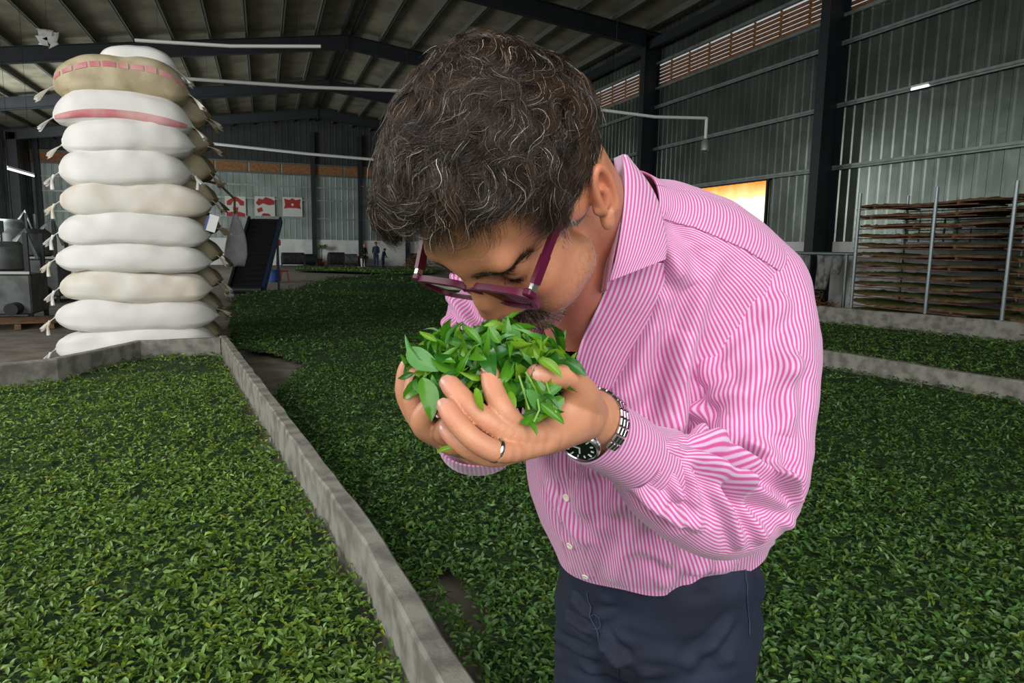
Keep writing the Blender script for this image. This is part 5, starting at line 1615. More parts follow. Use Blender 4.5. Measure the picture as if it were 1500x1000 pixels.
def build_ring():
    c = K(727, 659, .5485); ax_ = unit(K(738, 662, .552) - K(699, 647, .541))
    a = unit(np.cross(ax_, (0, 0, 1.))); b = np.cross(ax_, a); V = []; Fc = []; n, m_ = 48, 8
    for i in range(n):
        t = 2 * math.pi * i / n; o_ = a * math.cos(t) + b * math.sin(t)
        for j in range(m_):
            u = 2 * math.pi * j / m_; V.append(c + o_ * (.0097 + .0010 * math.cos(u)) + ax_ * .0022 * math.sin(u))
    for i in range(n):
        for j in range(m_): Fc.append((i * m_ + j, i * m_ + (j + 1) % m_, ((i + 1) % n) * m_ + (j + 1) % m_, ((i + 1) % n) * m_ + j))
    W = c2w(np.array(V)); o0 = W.mean(0)
    o = mesh_obj('finger_ring', W - o0, Fc, M['steel_pol'], smooth=True); o.location = tuple(o0)
    tag(o, 'plain silver ring on the ring finger cupping the leaves', 'ring')

# ---------------------------------------------------------------- the handful of leaves
M['leaf_a'] = mat('glossy_tea_leaf', '#528f1e', .30, trans=.25, noise=(60, '#437f18', .6), coat=.15)
M['leaf_b'] = mat('deep_green_tea_leaf', '#2d6b1c', .32, trans=.2, noise=(60, '#245417', .6), coat=.15)
M['leaf_c'] = mat('yellow_green_tea_leaf', '#7dab2a', .35, trans=.3, noise=(60, '#5c8c22', .6))
M['leaf_d'] = mat('pale_matt_tea_leaf', '#568f45', .42, trans=.2, noise=(40, '#4b8a3c', .5))
M['leaf_stem'] = mat('tea_stem', '#6f9a35', .5)
def leaf_mesh(seed, wr=.36, curl=.25, fold=.25, twist=.3, nl=12, nw=6):
    r = np.random.RandomState(seed); V = []; Fc = []
    for i in range(nl + 1):
        t = i / nl; w_ = wr * .5 * (math.sin(math.pi * min(1, t ** .85)) ** .75) * (1 - .15 * t) + (.012 if t < .1 else 0)
        if t > .97: w_ = .004
        cz = curl * (t * (1 - t) * 1.3 - .35 * t * t); cy = .08 * math.sin(3 * t + seed) * t
        tw = twist * t * (1 if seed % 2 else -1)
        for j in range(nw + 1):
            v = -1 + 2 * j / nw; y = v * w_; z = abs(v) ** 1.2 * w_ * fold * 1.6 + .010 * math.sin(22 * t + 2 * v) * abs(v)
            V.append((t, y * math.cos(tw) - z * math.sin(tw) + cy, cz + y * math.sin(tw) + z * math.cos(tw)))
    for i in range(nl):
        for j in range(nw): a = i * (nw + 1) + j; Fc.append((a, a + 1, a + nw + 2, a + nw + 1))
    return np.array(V), Fc
leaf_geo = [leaf_mesh(k, wr, cu_, fo, tw) for k, (wr, cu_, fo, tw) in enumerate(((.38, .25, .3, .3), (.46, .15, .2, .2), (.30, .45, .5, .6), (.36, -.3, .35, -.4), (.50, .1, .15, .1), (.24, .5, .6, .8), (.38, .3, .25, .5)))]
leaf_me = {}
def leaf_data(k, mk):
    if (k, mk) not in leaf_me:
        V, Fc = leaf_geo[k]; o = mesh_obj('tea_leaf', V, Fc, M[mk], smooth=True); leaf_me[(k, mk)] = o.data; bpy.data.objects.remove(o)
    return leaf_me[(k, mk)]
def leaf_obj(name, a, b, nrm, k, mk, wscale=1.0, parent=None):
    """a leaf from world point a to world point b, its face turned to nrm"""
    a = np.asarray(a, float); b = np.asarray(b, float); x = b - a; L = np.linalg.norm(x); x = x / L
    n_ = np.asarray(nrm, float); z = unit(n_ - x * n_.dot(x)); y = np.cross(z, x)
    o = bpy.data.objects.new(name, leaf_data(k, mk)); COL.objects.link(o)
    Mx = Matrix(((x[0] * L, y[0] * L * wscale, z[0] * L, a[0]), (x[1] * L, y[1] * L * wscale, z[1] * L, a[1]), (x[2] * L, y[2] * L * wscale, z[2] * L, a[2]), (0, 0, 0, 1)))
    if parent is not None:
        o.parent = parent; o.matrix_basis = parent.matrix_basis.inverted() @ Mx
    else: o.matrix_basis = Mx
    return o
HPC = K(714, 547, .640)
leaf_col = {'leaf_a': 'fresh green', 'leaf_b': 'deep green', 'leaf_c': 'yellow-green', 'leaf_d': 'pale matt'}
leaf_shape = ['arched', 'broad', 'curled', 'drooping', 'flat', 'narrow rolled', 'twisted']
def leaf_dir(d):
    return 'pointing up' if d[1] > .6 else 'pointing down' if d[1] < -.6 else 'aimed thumbwards' if d[0] > .45 else 'aimed outwards' if d[0] < -.45 else 'facing the viewer' if d[2] < 0 else 'aimed at the chest'
def leaf_zone(p):
    q = (np.array(p) - HPC) / np.array([.074, .041, .052])
    h = 'outer end of handful' if q[0] < -.6 else 'left of handful middle' if q[0] < -.2 else 'middle of handful' if q[0] < .2 else 'right of handful middle' if q[0] < .6 else 'thumb end of handful'
    return h + (', top fringe' if q[1] > .5 else ', upper face' if q[1] > .1 else ', lower face' if q[1] > -.4 else ', just above the fingers')
def build_heap():
    r = np.random.RandomState(77); cnt = 0
    G1 = 'small tea leaves heaped in the cupped hands'
    # packed inside of the heap
    n = 900; d = unit(r.normal(size=(n, 3))); rad = r.uniform(.3, .86, n)[:, None] ** .6
    p = HPC + d * np.array([.070, .040, .046]) * rad
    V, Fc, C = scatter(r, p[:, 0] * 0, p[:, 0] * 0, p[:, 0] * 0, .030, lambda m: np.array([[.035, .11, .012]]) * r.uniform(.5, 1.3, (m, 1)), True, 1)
    k_ = len(V) // n; V = V.reshape(n, k_, 3) 
    # random tumble
    ang = r.uniform(0, 6.28, n); ax_ = unit(r.normal(size=(n, 3)))
    ca, sa = np.cos(ang)[:, None, None], np.sin(ang)[:, None, None]; A_ = ax_[:, None]
    V = V * ca + np.cross(A_, V) * sa + A_ * (V * A_).sum(-1, keepdims=True) * (1 - ca)
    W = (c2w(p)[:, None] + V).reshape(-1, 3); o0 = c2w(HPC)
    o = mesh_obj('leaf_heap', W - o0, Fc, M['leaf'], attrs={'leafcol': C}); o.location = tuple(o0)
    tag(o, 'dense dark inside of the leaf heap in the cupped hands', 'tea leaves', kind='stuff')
    mats = ['leaf_a', 'leaf_a', 'leaf_b', 'leaf_a', 'leaf_c', 'leaf_b', 'leaf_d']
    # single leaves bristling from the near and upper surface
    for i in range(185):
        while True:
            d = unit(r.normal(size=3))
            if d[2] < .45 and d[1] > -.75: break
        p = HPC + d * np.array([.074, .041 + .004 * math.sin(7 * d[0]), .052]) * r.uniform(.80, 1.0)
        tdir = unit(r.normal(size=3) * (1, .8, .6) + d * r.uniform(.1, .9) + np.array([0, -.1 * (d[1] > .6), -.2])); L = r.uniform(.026, .044)
        a = p - tdir * L * .45; b = p + tdir * L * .55
        nrm = unit(d * 1.2 + r.normal(size=3) * .6 + np.array([0, .3, -.4]))
        if min(px_of(a)[1], px_of(b)[1]) < 462: a, b = a - (0, .022, 0), b - (0, .022, 0)
        if min(px_of(a)[1], px_of(b)[1]) < 458 or min(px_of(a)[0], px_of(b)[0]) < 584 or max(px_of(a)[0], px_of(b)[0]) > 852: continue
        mk = mats[r.randint(0, 7)]; ki = r.randint(0, 7)
        o = leaf_obj('tea_leaf', c2w(a), c2w(b), nrm @ CB, ki, mk, r.uniform(.8, 1.15))
        tag(o, f'{leaf_col[mk]} {leaf_shape[ki]} leaf {leaf_dir(tdir)}, {leaf_zone(p)}', 'leaf', G1)
    # shoots: a stem with two leaves and a bud
    for i in range(56):
        while True:
            d = unit(r.normal(size=3))
            if d[2] < .2 and d[1] > -.5: break
        p = HPC + d * np.array([.072, .036, .047]); tdir = unit(d * .8 + r.normal(size=3) * .55); L = r.uniform(.012, .020)
        if px_of(p + tdir * .04)[1] < 462: tdir = tdir * (1, -1, 1)
        if not 592 < px_of(p + tdir * .03)[0] < 845: tdir = tdir * (-1, 1, 1)
        root = empty('tea_shoot', c2w(p)); tag(root, f'leafy tea shoot {leaf_dir(tdir)}, {leaf_zone(p)}', 'tea shoot', 'tea shoots heaped in the cupped hands')
        q0 = p - tdir * L * .4; q1 = p + tdir * L * .6; md_ = (q0 + q1) / 2 + r.normal(size=3) * .002
        mb = MB().tube([c2w(q0) - c2w(p), c2w(md_) - c2w(p), c2w(q1) - c2w(p)], [.0009, .0008, .0006], 6); mb.build('stem', M['leaf_stem'], root, smooth=True)
        for j, q in enumerate((q0 * .4 + q1 * .6, q1, q1)):
            ld = unit(tdir * .8 + unit(r.normal(size=3)) * (.9 if j < 2 else .2)); ll = r.uniform(.024, .036) if j < 2 else .017
            leaf_obj('leaf', c2w(q), c2w(q + ld * ll), unit(d + r.normal(size=3) * .4) @ CB, r.randint(0, 7), mats[r.randint(0, 7)], 1.0 if j < 2 else .6, root)
    for i in range(26):
        p = K(792 + r.uniform(-26, 14), 586 + r.uniform(-26, 30), .578 + r.uniform(-.012, .008)); tdir = unit(np.array([r.normal() * .6 + .1, -1 + r.normal() * .5, r.normal() * .3])); L = r.uniform(.020, .034)
        mk = mats[r.randint(0, 7)]; ki = r.randint(0, 7)
        o = leaf_obj('tea_leaf', c2w(p - tdir * L / 2), c2w(p + tdir * L / 2), unit(np.array([r.normal() * .5, r.normal() * .5 + .3, -1])) @ CB, ki, mk, r.uniform(.8, 1.1))
        tag(o, f'{leaf_col[mk]} {leaf_shape[ki]} leaf {leaf_dir(tdir)}, on the palm', 'leaf', 'tea leaves spilling over the palm')
    # the leaves that stand out
    tv = unit(-K(720, 540, 1))
    sp = [((596, 511, .590), (645, 545, .585), 4, 'leaf_d', 1.1, (0, .3, -1), 'large pale oval tea leaf over the fingertips of the farther hand'),
          ((618, 553, .580), (637, 615, .570), 1, 'leaf_a', 1.0, (.4, 0, -1), 'long tea leaf hanging down between the two hands'),
          ((822, 527, .598), (861, 548, .590), 1, 'leaf_b', .95, (-.1, .5, -1), 'dark tea leaf jutting out past the thumb over the shirt front'),
          ((790, 524, .578), (823, 553, .572), 0, 'leaf_c', 1.0, (0, .3, -1), 'bright tea leaf lying across the thumb'),
          ((748, 573, .570), (744, 615, .556), 0, 'leaf_c', .9, (.2, 0, -1), 'light green tea leaf dangling against the index finger'),
          ((606, 547, .60), (582, 553, .600), 6, 'leaf_b', 1.1, (0, .2, -1), 'small round tea leaf poking out at the outer edge of the farther hand'),
          ((697, 568, .558), (708, 606, .540), 3, 'leaf_c', .8, (.3, .1, -1), 'thin tea leaf draped over the middle finger'),
          ((712, 503, .580), (722, 552, .566), 4, 'leaf_b', 1.1, (-.3, .1, -1), 'dark broad tea leaf resting on the index fingertip'),
          ((680, 478, .585), (706, 508, .580), 0, 'leaf_a', .9, (0, .4, -1), 'lance-shaped tea leaf slanting on the heap under the nose'),
          ((800, 563, .585), (763, 580, .570), 1, 'leaf_b', 1.1, (.1, .5, -1), 'folded dark tea leaf just under the thumb nail'),
          ((795, 572, .575), (775, 592, .565), 4, 'leaf_a', 1.2, (.2, .1, -1), 'wide tea leaf lying on the palm below the thumb'),
          ((792, 590, .565), (826, 622, .560), 0, 'leaf_a', .9, (-.2, .2, -1), 'green tea leaf sliding off the palm towards the wrist'),
          ((796, 578, .57), (822, 598, .560), 2, 'leaf_b', .9, (.1, .4, -1), 'narrow curled tea leaf on the ball of the thumb'),
          ((790, 612, .565), (760, 622, .552), 3, 'leaf_a', 1.1, (.1, .3, -1), 'tea leaf of the lowest tuft spread over the palm'),
          ((776, 618, .560), (787, 638, .550), 0, 'leaf_a', .8, (.1, .2, -1), 'tip of the lowest tea tuft pointing down the palm'),
          ((800, 540, .585), (783, 508, .585), 6, 'leaf_c', .9, (.1, .2, -1), 'tea leaf standing up beside the thumb'),
          ((733, 502, .578), (714, 478, .575), 1, 'leaf_a', 1.15, (.2, .2, -1), 'cupped bright tea leaf standing nearest the moustache'),
          ((640, 500, .590), (614, 484, .59), 0, 'leaf_c', .8, (.1, .3, -1), 'yellowish tea leaf at the outer shoulder of the heap'),
          ((640, 662, .575), (682, 655, .560), 6, 'leaf_c', .5, (0, .4, -1), 'scrap of tea leaf stuck beneath the little finger')]
    for a, b, k, mk, ws, nr, lab in sp:
        o = leaf_obj('tea_leaf', c2w(K(*a)), c2w(K(*b)), np.array(nr, float) @ CB, k, mk, ws); tag(o, lab, 'leaf')
    for pts in (((770, 545, .575), (785, 570, .568), (790, 600, .562), (782, 618, .558)), ((760, 550, .572), (768, 575, .566), (775, 600, .56)), ((800, 560, .575), (808, 585, .565), (815, 605, .560))):
        mb = MB().tube([c2w(K(*q)) for q in pts], .0010, 6); o0 = c2w(K(*pts[0])); o = mb.build('tea_twig', M['leaf_stem'], None, True, origin=o0)
        tag(o, {770: 'long thin tea stem trailing down the palm', 760: 'short tea stem hanging in front of the palm', 800: 'tea stem lying over the ball of the thumb'}[pts[0][0]], 'twig')
# ================================================================= assemble the man
person = empty('person', (float(WC[0]), float(WC[1]), 0.0))
tag(person, 'man in pink striped shirt and glasses bending to smell a handful of leaves', 'person')
PO = np.array(person.location)
def part(name, V, Q, m, par=person, attrs=None, lab=None, smooth=True, thick=0, base=None):
    o = mesh_obj(name, np.asarray(V) - PO, Q, m, par, smooth=smooth, attrs=attrs)
    if lab: o['label'] = lab
    if thick:
        md = o.modifiers.new('thickness', 'SOLIDIFY'); md.thickness = thick; md.offset = 0
    return o
# body: head, hands and the figure below the clothes in one mesh
bv = np.concatenate([h2w(t_hv), c2w(t_nv), c2w(t_iv)])
bq = np.concatenate([t_hq[:, ::-1], t_nq[:, ::-1] + len(t_hv), t_iq[:, ::-1] + len(t_hv) + len(t_nv)])
bc = np.concatenate([t_hc, t_nc, np.tile(lin('#c68d6b'), (len(t_iv), 1))])
part('body', bv, bq.copy(), M['skin'], attrs={'skincol': bc})
for a in t_nails:
    v, f = nail_mesh(*a); part('fingernail', c2w(v), f, M['nail'])
hr = part('hair', np.concatenate([h2w(t_HV), h2w(t_WV)]), np.concatenate([t_HQ[:, ::-1], t_WQ[:, ::-1] + len(t_HV)]), M['hair'], attrs={'haircol': np.concatenate([t_HC, t_WC])}, lab='thick wavy dark brown hair greying at the temple')
part('hair_roots', h2w(t_CV), t_CQ[:, ::-1].copy(), M['hair_under'], par=hr)
part('beard', h2w(t_FV), t_FQ[:, ::-1].copy(), M['hair'], attrs={'haircol': t_FC}, lab='dark greying moustache and goatee with stubble and brows')

def cloth(name, G, SU, ns=None, m=None, par=None, mask=None, thick=0, lab=None, attr=True):
    nv, nu = G.shape[:2]
    if ns is not None:
        G = np.concatenate([G, G[:, :1]], 1); SU = np.concatenate([SU, SU[:, :1] * 0 + (ns if ns > 0 else SU[:, :1])], 1)
        if mask is not None: mask = np.concatenate([mask, mask[:, :1]], 1)
        nu += 1
    V = G.reshape(-1, 3); q = grid_faces(nv, nu, False); su = SU.ravel()
    if mask is not None: q = q[mask.ravel()[q].any(1)]
    used = np.unique(q); rm = np.full(len(V), -1); rm[used] = np.arange(len(used))
    return part(name, c2w(V[used]), rm[q], m or M['shirt'], par, attrs={'su': su[used]}, thick=thick, lab=lab)
shirt = cloth('shirt', Gt, SUt, nstr, par=person, mask=~isy & ~open_neck, lab='pink and white finely striped shirt')
_n = grid_normals(Gt); _n = _n * np.sign(((Gt - Gt.mean(1, keepdims=True)) * _n).sum())
cloth('yoke', Gt + _n * .0012, SUy, None, par=shirt, mask=isy, thick=.002)
cloth('sleeve', GsL, SUsL, nsL, par=shirt); cloth('sleeve', GsR, SUsR, nsR, par=shirt)
cloth('cuff', GcL, SUcL, 0, par=shirt, thick=.002); cloth('cuff', GcR, SUcR, 0, par=shirt, thick=.002)
cloth('front_facing', GF, SUF, par=shirt, thick=.002)
cloth('collar', GC, SUC, par=shirt, thick=.0025); cloth('collar_band', GB, SUC[:80, :16] * .5, par=shirt, thick=.002)
# placket and buttons
_fr = (_n * Gt).sum(-1) < 0
_pp = px_of(Gt)
def on_shirt(x, y):
    d = ((_pp - np.array([x, y])) ** 2).sum(-1) + (~_fr) * 1e6; i = np.unravel_index(d.argmin(), d.shape); return Gt[i], _n[i]
for (x, y, r_) in ((831, 727, .0058), (836, 798, .0058), (858, 843, .0056)):
    q, nn_ = on_shirt(x, y); Rb = Rframe(nn_, (1, 0, 0))
    mb = MB().lathe([(r_ * .8, 0), (r_, .0008), (r_, .0022), (r_ * .85, .0028), (r_ * .7, .0020), (.0001, .0020)], q + nn_ * .001, 20, Rb)
    part('button', c2w(np.concatenate(mb.v)), [f[::-1] for f in mb.f], M['button'], par=shirt)
for off_ in (-13, 15):
    pl_ = [(826 + off_, 665), (829 + off_, 700), (832 + off_, 750), (838 + off_, 800), (856 + off_, 845)]
    pts = cr([(a, b, 0) for a, b in pl_], 50); P_ = []
    for a in pts:
        q, nn_ = on_shirt(a[0], a[1]); P_.append(q + nn_ * .0004)
    P_ = np.array(P_)
    for _ in range(4): P_[1:-1] = (P_[:-2] + 2 * P_[1:-1] + P_[2:]) / 4
    mb = MB().tube([c2w(v) for v in P_], .0007, 6); part('placket_seam', np.concatenate(mb.v), mb.f, M['thread'], par=shirt)
# trousers
tr = part('trousers', t_tv, t_tq[:, ::-1].copy() if False else t_tq, M['navy'], lab='dark navy chino trousers')
for pix_, w_, mk in ((((1086, 812), (1092, 850), (1095, 890), (1096, 930)), .0011, 'navy_seam'), (((862, 868), (864, 890), (872, 915), (884, 940)), .0012, 'navy_seam'), (((884, 940), (898, 958), (905, 975), (906, 998)), .0012, 'navy'), (((1133, 812), (1126, 825), (1118, 832)), .0014, 'navy_seam'),
                     (((868, 900), (878, 900), (880, 918), (870, 920)), .0010, 'navy_seam')):
    mb = MB().tube(seam_pts(pix_), w_, 6); part('seam', np.concatenate(mb.v), mb.f, M[mk], par=tr)
M['shoe'] = mat('brown_leather', '#3b2416', .4)
for s in (1, -1):
    V, Q = shoe_sdf(s); V = V + np.array([s * .118, .0, FZ - .01]); part('shoe', b2w(V), Q, M['shoe'])
build_glasses(); build_watch(); build_ring(); build_heap()
# ================================================================= things along the walls
def at_empty(name, loc, label, cat, group=None, rz=0):
    e = empty(name, loc, rz); tag(e, label, cat, group); return e
M['mat_leaf'] = mat('withering_leaves', '#5c7a30', .8, noise=(25, '#8a9a3a', 1.0), bump=(60, 1, .02))
M['bamboo'] = mat('dark_bamboo_mat', '#4a3524', .8, noise=(20, '#2e2015', .9))
# tray racks ---------------------------------------------------------
RX = 12.35
ya, yb = onX(1270, 380, RX)[1], onX(1484, 380, RX)[1]
ztop = onX(1380, 300, RX)[2]
ords = ['topmost', 'second', 'third', 'fourth', 'fifth', 'sixth', 'seventh', 'eighth', 'ninth', 'tenth', 'eleventh', 'lowest']
def tray(yc, half, z, label, grp, seed):
    r = np.random.RandomState(seed)
    root = at_empty('withering_tray', (RX, yc, z), label, 'tray', grp)
    n = 36; V = []; Fc = []
    hw = .62
    def edge(t, s, inset=0):     # bowed long oval tray
        c, q = math.cos(t), math.sin(t)
        return (np.sign(c) * abs(c) ** .55 * (hw - inset), np.sign(q) * abs(q) ** .45 * (half - inset))
    sag = lambda x, y: -.03 * (1 - (y / half) ** 2) + .015 * math.sin(3 * y + seed)
    for k in range(n):
        t = 2 * math.pi * k / n; jx = r.uniform(-.012, .012)
        for ins, z_ in ((0, 0), (0, .04), (.035, .04), (.035, .012)):
            x, y = edge(t, 0, ins - jx); V.append((x, y, z_ + sag(x, y)))
    for k in range(n):
        k2 = (k + 1) % n
        for j in range(4): j2 = (j + 1) % 4; Fc.append((k * 4 + j, k * 4 + j2, k2 * 4 + j2, k2 * 4 + j))
    mesh_obj('tray_rim', V, Fc, M['dark_wood'], root)
    V = []; Fc = []
    nx, ny = 10, 30
    for (nm, zz, mt_, amp) in (('bamboo_mat', .012, 'bamboo', .0), ('leaf_layer', .035, 'mat_leaf', .07)):
        V = []; Fc = []
        for i in range(nx + 1):
            for j in range(ny + 1):
                x = (-1 + 2 * i / nx); y = (-1 + 2 * j / ny)
                x, y = x * (hw - .03) * (1 - .25 * abs(y) ** 6), y * (half - .04)
                V.append((x, y, zz + sag(x, y) + (amp * .5 * r.uniform(0, 1) if 0 < i < nx and 0 < j < ny else 0)))
        for i in range(nx):
            for j in range(ny): a = i * (ny + 1) + j; Fc.append((a, a + ny + 1, a + ny + 2, a + 1))
        o = mesh_obj(nm, V, Fc, M[mt_], root, smooth=True)
        if nm == 'leaf_layer': o['kind'] = 'stuff'; o['label'] = 'wilting green leaves on the tray'
    for yy in (-half * .6, 0, half * .6): MB().beam((-hw, yy, -.03), (hw, yy, -.03), .05, .03).build('cross_bar', M['dark_wood'], root)
half = (ya - yb) / 2; yc = (ya + yb) / 2
nt = 12
zs = [.42 + (ztop - .42) * (nt - 1 - i) / (nt - 1) for i in range(nt)]
for i, z in enumerate(zs): tray(yc + .05 * math.sin(i * 2.3), half - .05 * (i % 3 == 0), z, f'{ords[i]} long leaf tray of the rack before the second steel column', 'trays of the nearer rack', 200 + i)
def rack(y0, y1, label):
    root = at_empty('tray_rack', (RX, (y0 + y1) / 2, 0), label, 'rack')
    for px_, py_ in ((-.66, .8), (-.66, -.32), (.66, .8), (.66, -.8)):
        MB().tube([(px_, py_ * (y0 - y1) / 2, 0), (px_, py_ * (y0 - y1) / 2, ztop + .28)], .035, 10).build('post', M['steel_light'], root, smooth=True)
    for z in zs:
        for x in (-.66, .66): MB().beam((x, -(y0 - y1) * .42, z - .06), (x, (y0 - y1) * .42, z - .06), .02, .02).build('rail', M['dark_wood'], root)
rack(ya, yb, 'steel pipe rack holding the long stack of leaf trays')
ya2 = yb - .12; yb2 = ya2 - 2.6
for i, z in enumerate(zs): tray((ya2 + yb2) / 2, 1.28, z + .02 - .05 * (i > 4), f'{ords[i]} tray of the rack cut off by the picture edge', 'trays of the rack at the picture edge', 300 + i)
rack(ya2, yb2, 'steel pipe rack at the very edge, next to the larger one')

# debris beside the rack ---------------------------------------------
r = np.random.RandomState(9)
def heap_of(name, c, n, L, rad, colr, label, cat):
    mb = MB()
    for i in range(n):
        a = r.uniform(0, 6.28); q = np.array([rad[0] * r.normal() * .45, rad[1] * r.normal() * .45, 0]); h = rad[2] * max(0, 1 - (q[0] / rad[0]) ** 2 - (q[1] / rad[1]) ** 2) * r.uniform(0, 1)
        d = unit(np.array([math.cos(a), math.sin(a), r.normal() * .35])) * L * r.uniform(.4, 1)
        p0 = q + (0, 0, h + .05) - d / 2; p1 = q + (0, 0, h + .05) + d / 2; p0[2] = max(p0[2], .02); p1[2] = max(p1[2], .02)
        mb.tube([p0, (p0 + p1) / 2 + r.normal(size=3) * .03, p1], [.018, .014, .008], 5)
    V = np.concatenate(mb.v); o = mesh_obj(name, V, mb.f, M[colr]); o.location = tuple(c); tag(o, label, cat, kind='stuff'); return o
cH = onX(1222, 440, 12.3)
heap_of('brushwood_pile', (11.9, yc + half + 1.3, 0), 520, .7, (.55, .9, .8), 'wood', 'tangled brown brushwood pile on the floor beyond the tray rack', 'pile')
bar = at_empty('clothes_bar', (12.6, yc + half + 2.4, 0), 'long metal bar on two posts hung with grey rags by the steel column', 'bar')
zb = onX(1200, 371, 12.6)[2]
MB().tube([(0, -2.0, zb), (0, 1.9, zb)], .04, 10).build('rail', M['steel_light'], bar, smooth=True)
for y in (-1.6, 1.6): MB().tube([(0, y, 0), (0, y, zb)], .04, 10).build('post', M['galv'], bar, smooth=True)
M['rag'] = mat('grey_rag', '#8a8a86', .9, noise=(6, '#4f4f4c', .9))
for k in range(6):
    y = -1.3 + k * .5 + r.uniform(-.1, .1); w_ = r.uniform(.12, .3); h = r.uniform(.4, 1.1); V = []; Fc = []
    for i in range(9):
        for j in range(9):
            V.append((.05 * math.sin(j * 1.7 + i * .4) + .045, y + w_ * (-1 + 2 * j / 8) * (1 - .4 * i / 8), zb + .03 - h * i / 8))
    for i in range(8):
        for j in range(8): a = i * 9 + j; Fc.append((a, a + 1, a + 10, a + 9))
    o = mesh_obj('hanging_rag', V, Fc, M['rag'], None, smooth=True); o.location = bar.location
    md = o.modifiers.new('thickness', 'SOLIDIFY'); md.thickness = .01
    tag(o, ['narrow', 'wide', 'short', 'long', 'twisted', 'pale'][k] + ' grey rag hanging from the metal bar by the column', 'rag', 'rags on the bar')

# pipes strung under the roof ---------------------------------------
def pipe(a, b, rad, label, drop=None):
    o0 = (np.array(a) + b) / 2; root = at_empty('overhead_pipe', o0, label, 'pipe')
    mid = (np.array(a) + b) / 2 - np.array([0, 0, .05])
    MB().tube([np.array(a) - o0, mid - o0, np.array(b) - o0], rad, 10).build('pipe_run', M['pvc'], root, smooth=True)
    if drop is not None:
        MB().tube([np.array(drop) - o0, np.array(drop) - o0 - (0, 0, .38)], rad, 8).build('drop_pipe', M['pvc'], root, smooth=True)
        MB().lathe([(.03, 0), (.075, -.05), (.08, -.22), (.03, -.26)][::-1], np.array(drop) - o0 - (0, 0, .38), 14).build('spray_nozzle', M['galv'], root, smooth=True)
    for t in (.12, .88):
        h_ = np.array(a) * (1 - t) + np.array(b) * t
        MB().tube([h_ - o0, (h_[0] - o0[0], h_[1] - o0[1], roofz(h_[0]) + .3 - o0[2])], .003, 5).build('hanger_wire', M['steel_dark'], root)
    return root
q1, q2 = P(198, 59, 13.0), P(470, 68, 13.6); pipe(q1, q2, .035, 'short white pipe with a bent end just above the sack stack', None)
q1, q2 = P(255, 114, 19), P(640, 135, 20); pipe(q1, q2, .05, 'long cream pipe crossing behind the head below the second roof beam')
q1, q2 = P(300, 209, 32), P(600, 238, 33); pipe(q1, q2, .07, 'thin far pipe crossing low over the gable wall')
q1, q2 = P(880, 161, 12.6), P(1035, 173, 13.2); pipe(q1, q2, .03, 'white pipe ending in a hanging spray nozzle by the side wall', q2)
# tube lamp, and a glowing tube standing in for a wall glint
M['tube_lit'] = mat('tube_glow', '#ffffff', 1, emit=('#eef4ff', 2.2))
def glow_tube(a, b, label):
    o0 = (np.array(a) + b) / 2; root = at_empty('glow_tube', o0, label, 'lamp')
    MB().tube([np.array(a) - o0, np.array(b) - o0], .022, 8).build('glass_tube', M['tube_lit'], root, smooth=True)
    d = unit(np.array(b) - a); 
    MB().beam(np.array(a) - o0 + (0, 0, .05), np.array(b) - o0 + (0, 0, .05), .06, .04).build('tube_housing', M['white_paint'], root)
    if a[0] < 5:
        for t in (.1, .9):
            h_ = np.array(a) * (1 - t) + np.array(b) * t; MB().tube([h_ - o0 + (0, 0, .05), (h_[0] - o0[0], h_[1] - o0[1], roofz(h_[0]) + .3 - o0[2])], .004, 5).build('hanger_wire', M['steel_dark'], root)
glow_tube(P(11, 247, 17), P(50, 258, 17.5), 'lit tube lamp above the dark machines beside the sacks')
gq = onX(1335, 131, XR - .16); glow_tube(gq, gq + np.array([0, -.42, 0]), 'glowing tube added for a glint on the wall rail near the second column')  # bright glint on the wall, rendered as a small glowing tube
# scrap of plastic caught on the roof beam
rs = np.random.RandomState(4); V = []; Fc = []
for i in range(6):
    for j in range(6): V.append((.42 * (i / 5 - .5) + .05 * rs.normal(), .03 * rs.normal(), .4 * (j / 5 - .5) * (1 - .6 * abs(i / 5 - .6)) + .04 * rs.normal()))
for i in range(5):
    for j in range(5): a = i * 6 + j; Fc.append((a, a + 1, a + 7, a + 6))
o = mesh_obj('plastic_scrap', V, Fc, M['white_paint'], smooth=True); o.location = tuple(P(70, 55, 16.5)); md = o.modifiers.new('thickness', 'SOLIDIFY'); md.thickness = .01
wr_ = MB().tube([(0, 0, .1), (0, 0, roofz(float(o.location[0])) + .25 - float(o.location[2]))], .003, 5).build('wire', M['steel_dark'], o)
tag(o, 'white plastic scrap caught high up beside the roof beam', 'scrap')

# machines in the dark on the left ----------------------------------
def machine(px, py, w_, d_, h, label, seed):
    r = np.random.RandomState(seed); g = Gd(px, py); root = at_empty('tea_machine', (g[0], g[1], 0), label, 'machine')
    MB().box((0, 0, h * .30), (w_, d_, h * .46), bev=.03).build('housing', M['grey_metal'], root)
    for x in (-1, 1):
        for y in (-1, 1): MB().box((x * w_ * .46, y * d_ * .44, h * .5), (.08, .08, h)).build('frame_post', M['dark_metal'], root)
    MB().lathe([(w_ * .30, 0), (w_ * .34, .05), (w_ * .34, h * .28), (w_ * .26, h * .34)], (0, 0, h * .56), 28).build('drum', M['grey_metal'], root, smooth=True)
    MB().lathe([(.12, 0), (.12, .5)], (w_ * .3, -d_ * .4, h * .15), 18, Rframe((0, -1, 0), (1, 0, 0))).build('motor', M['dark_metal'], root, smooth=True)
    MB().tube([(w_ * .2, 0, h * .9), (w_ * .35, 0, h * 1.05), (w_ * .5, 0, h * .7)], .04, 8).build('duct', M['galv'], root, smooth=True)
    MB().beam((-w_ * .5, -d_ * .5, h * .55), (w_ * .5, -d_ * .5, h * .55), .06, .05).build('rail', M['white_paint'], root)
machine(8, 466, 1.3, 1.2, 1.75, 'grey drum machine at the outer edge in the shadows', 1)
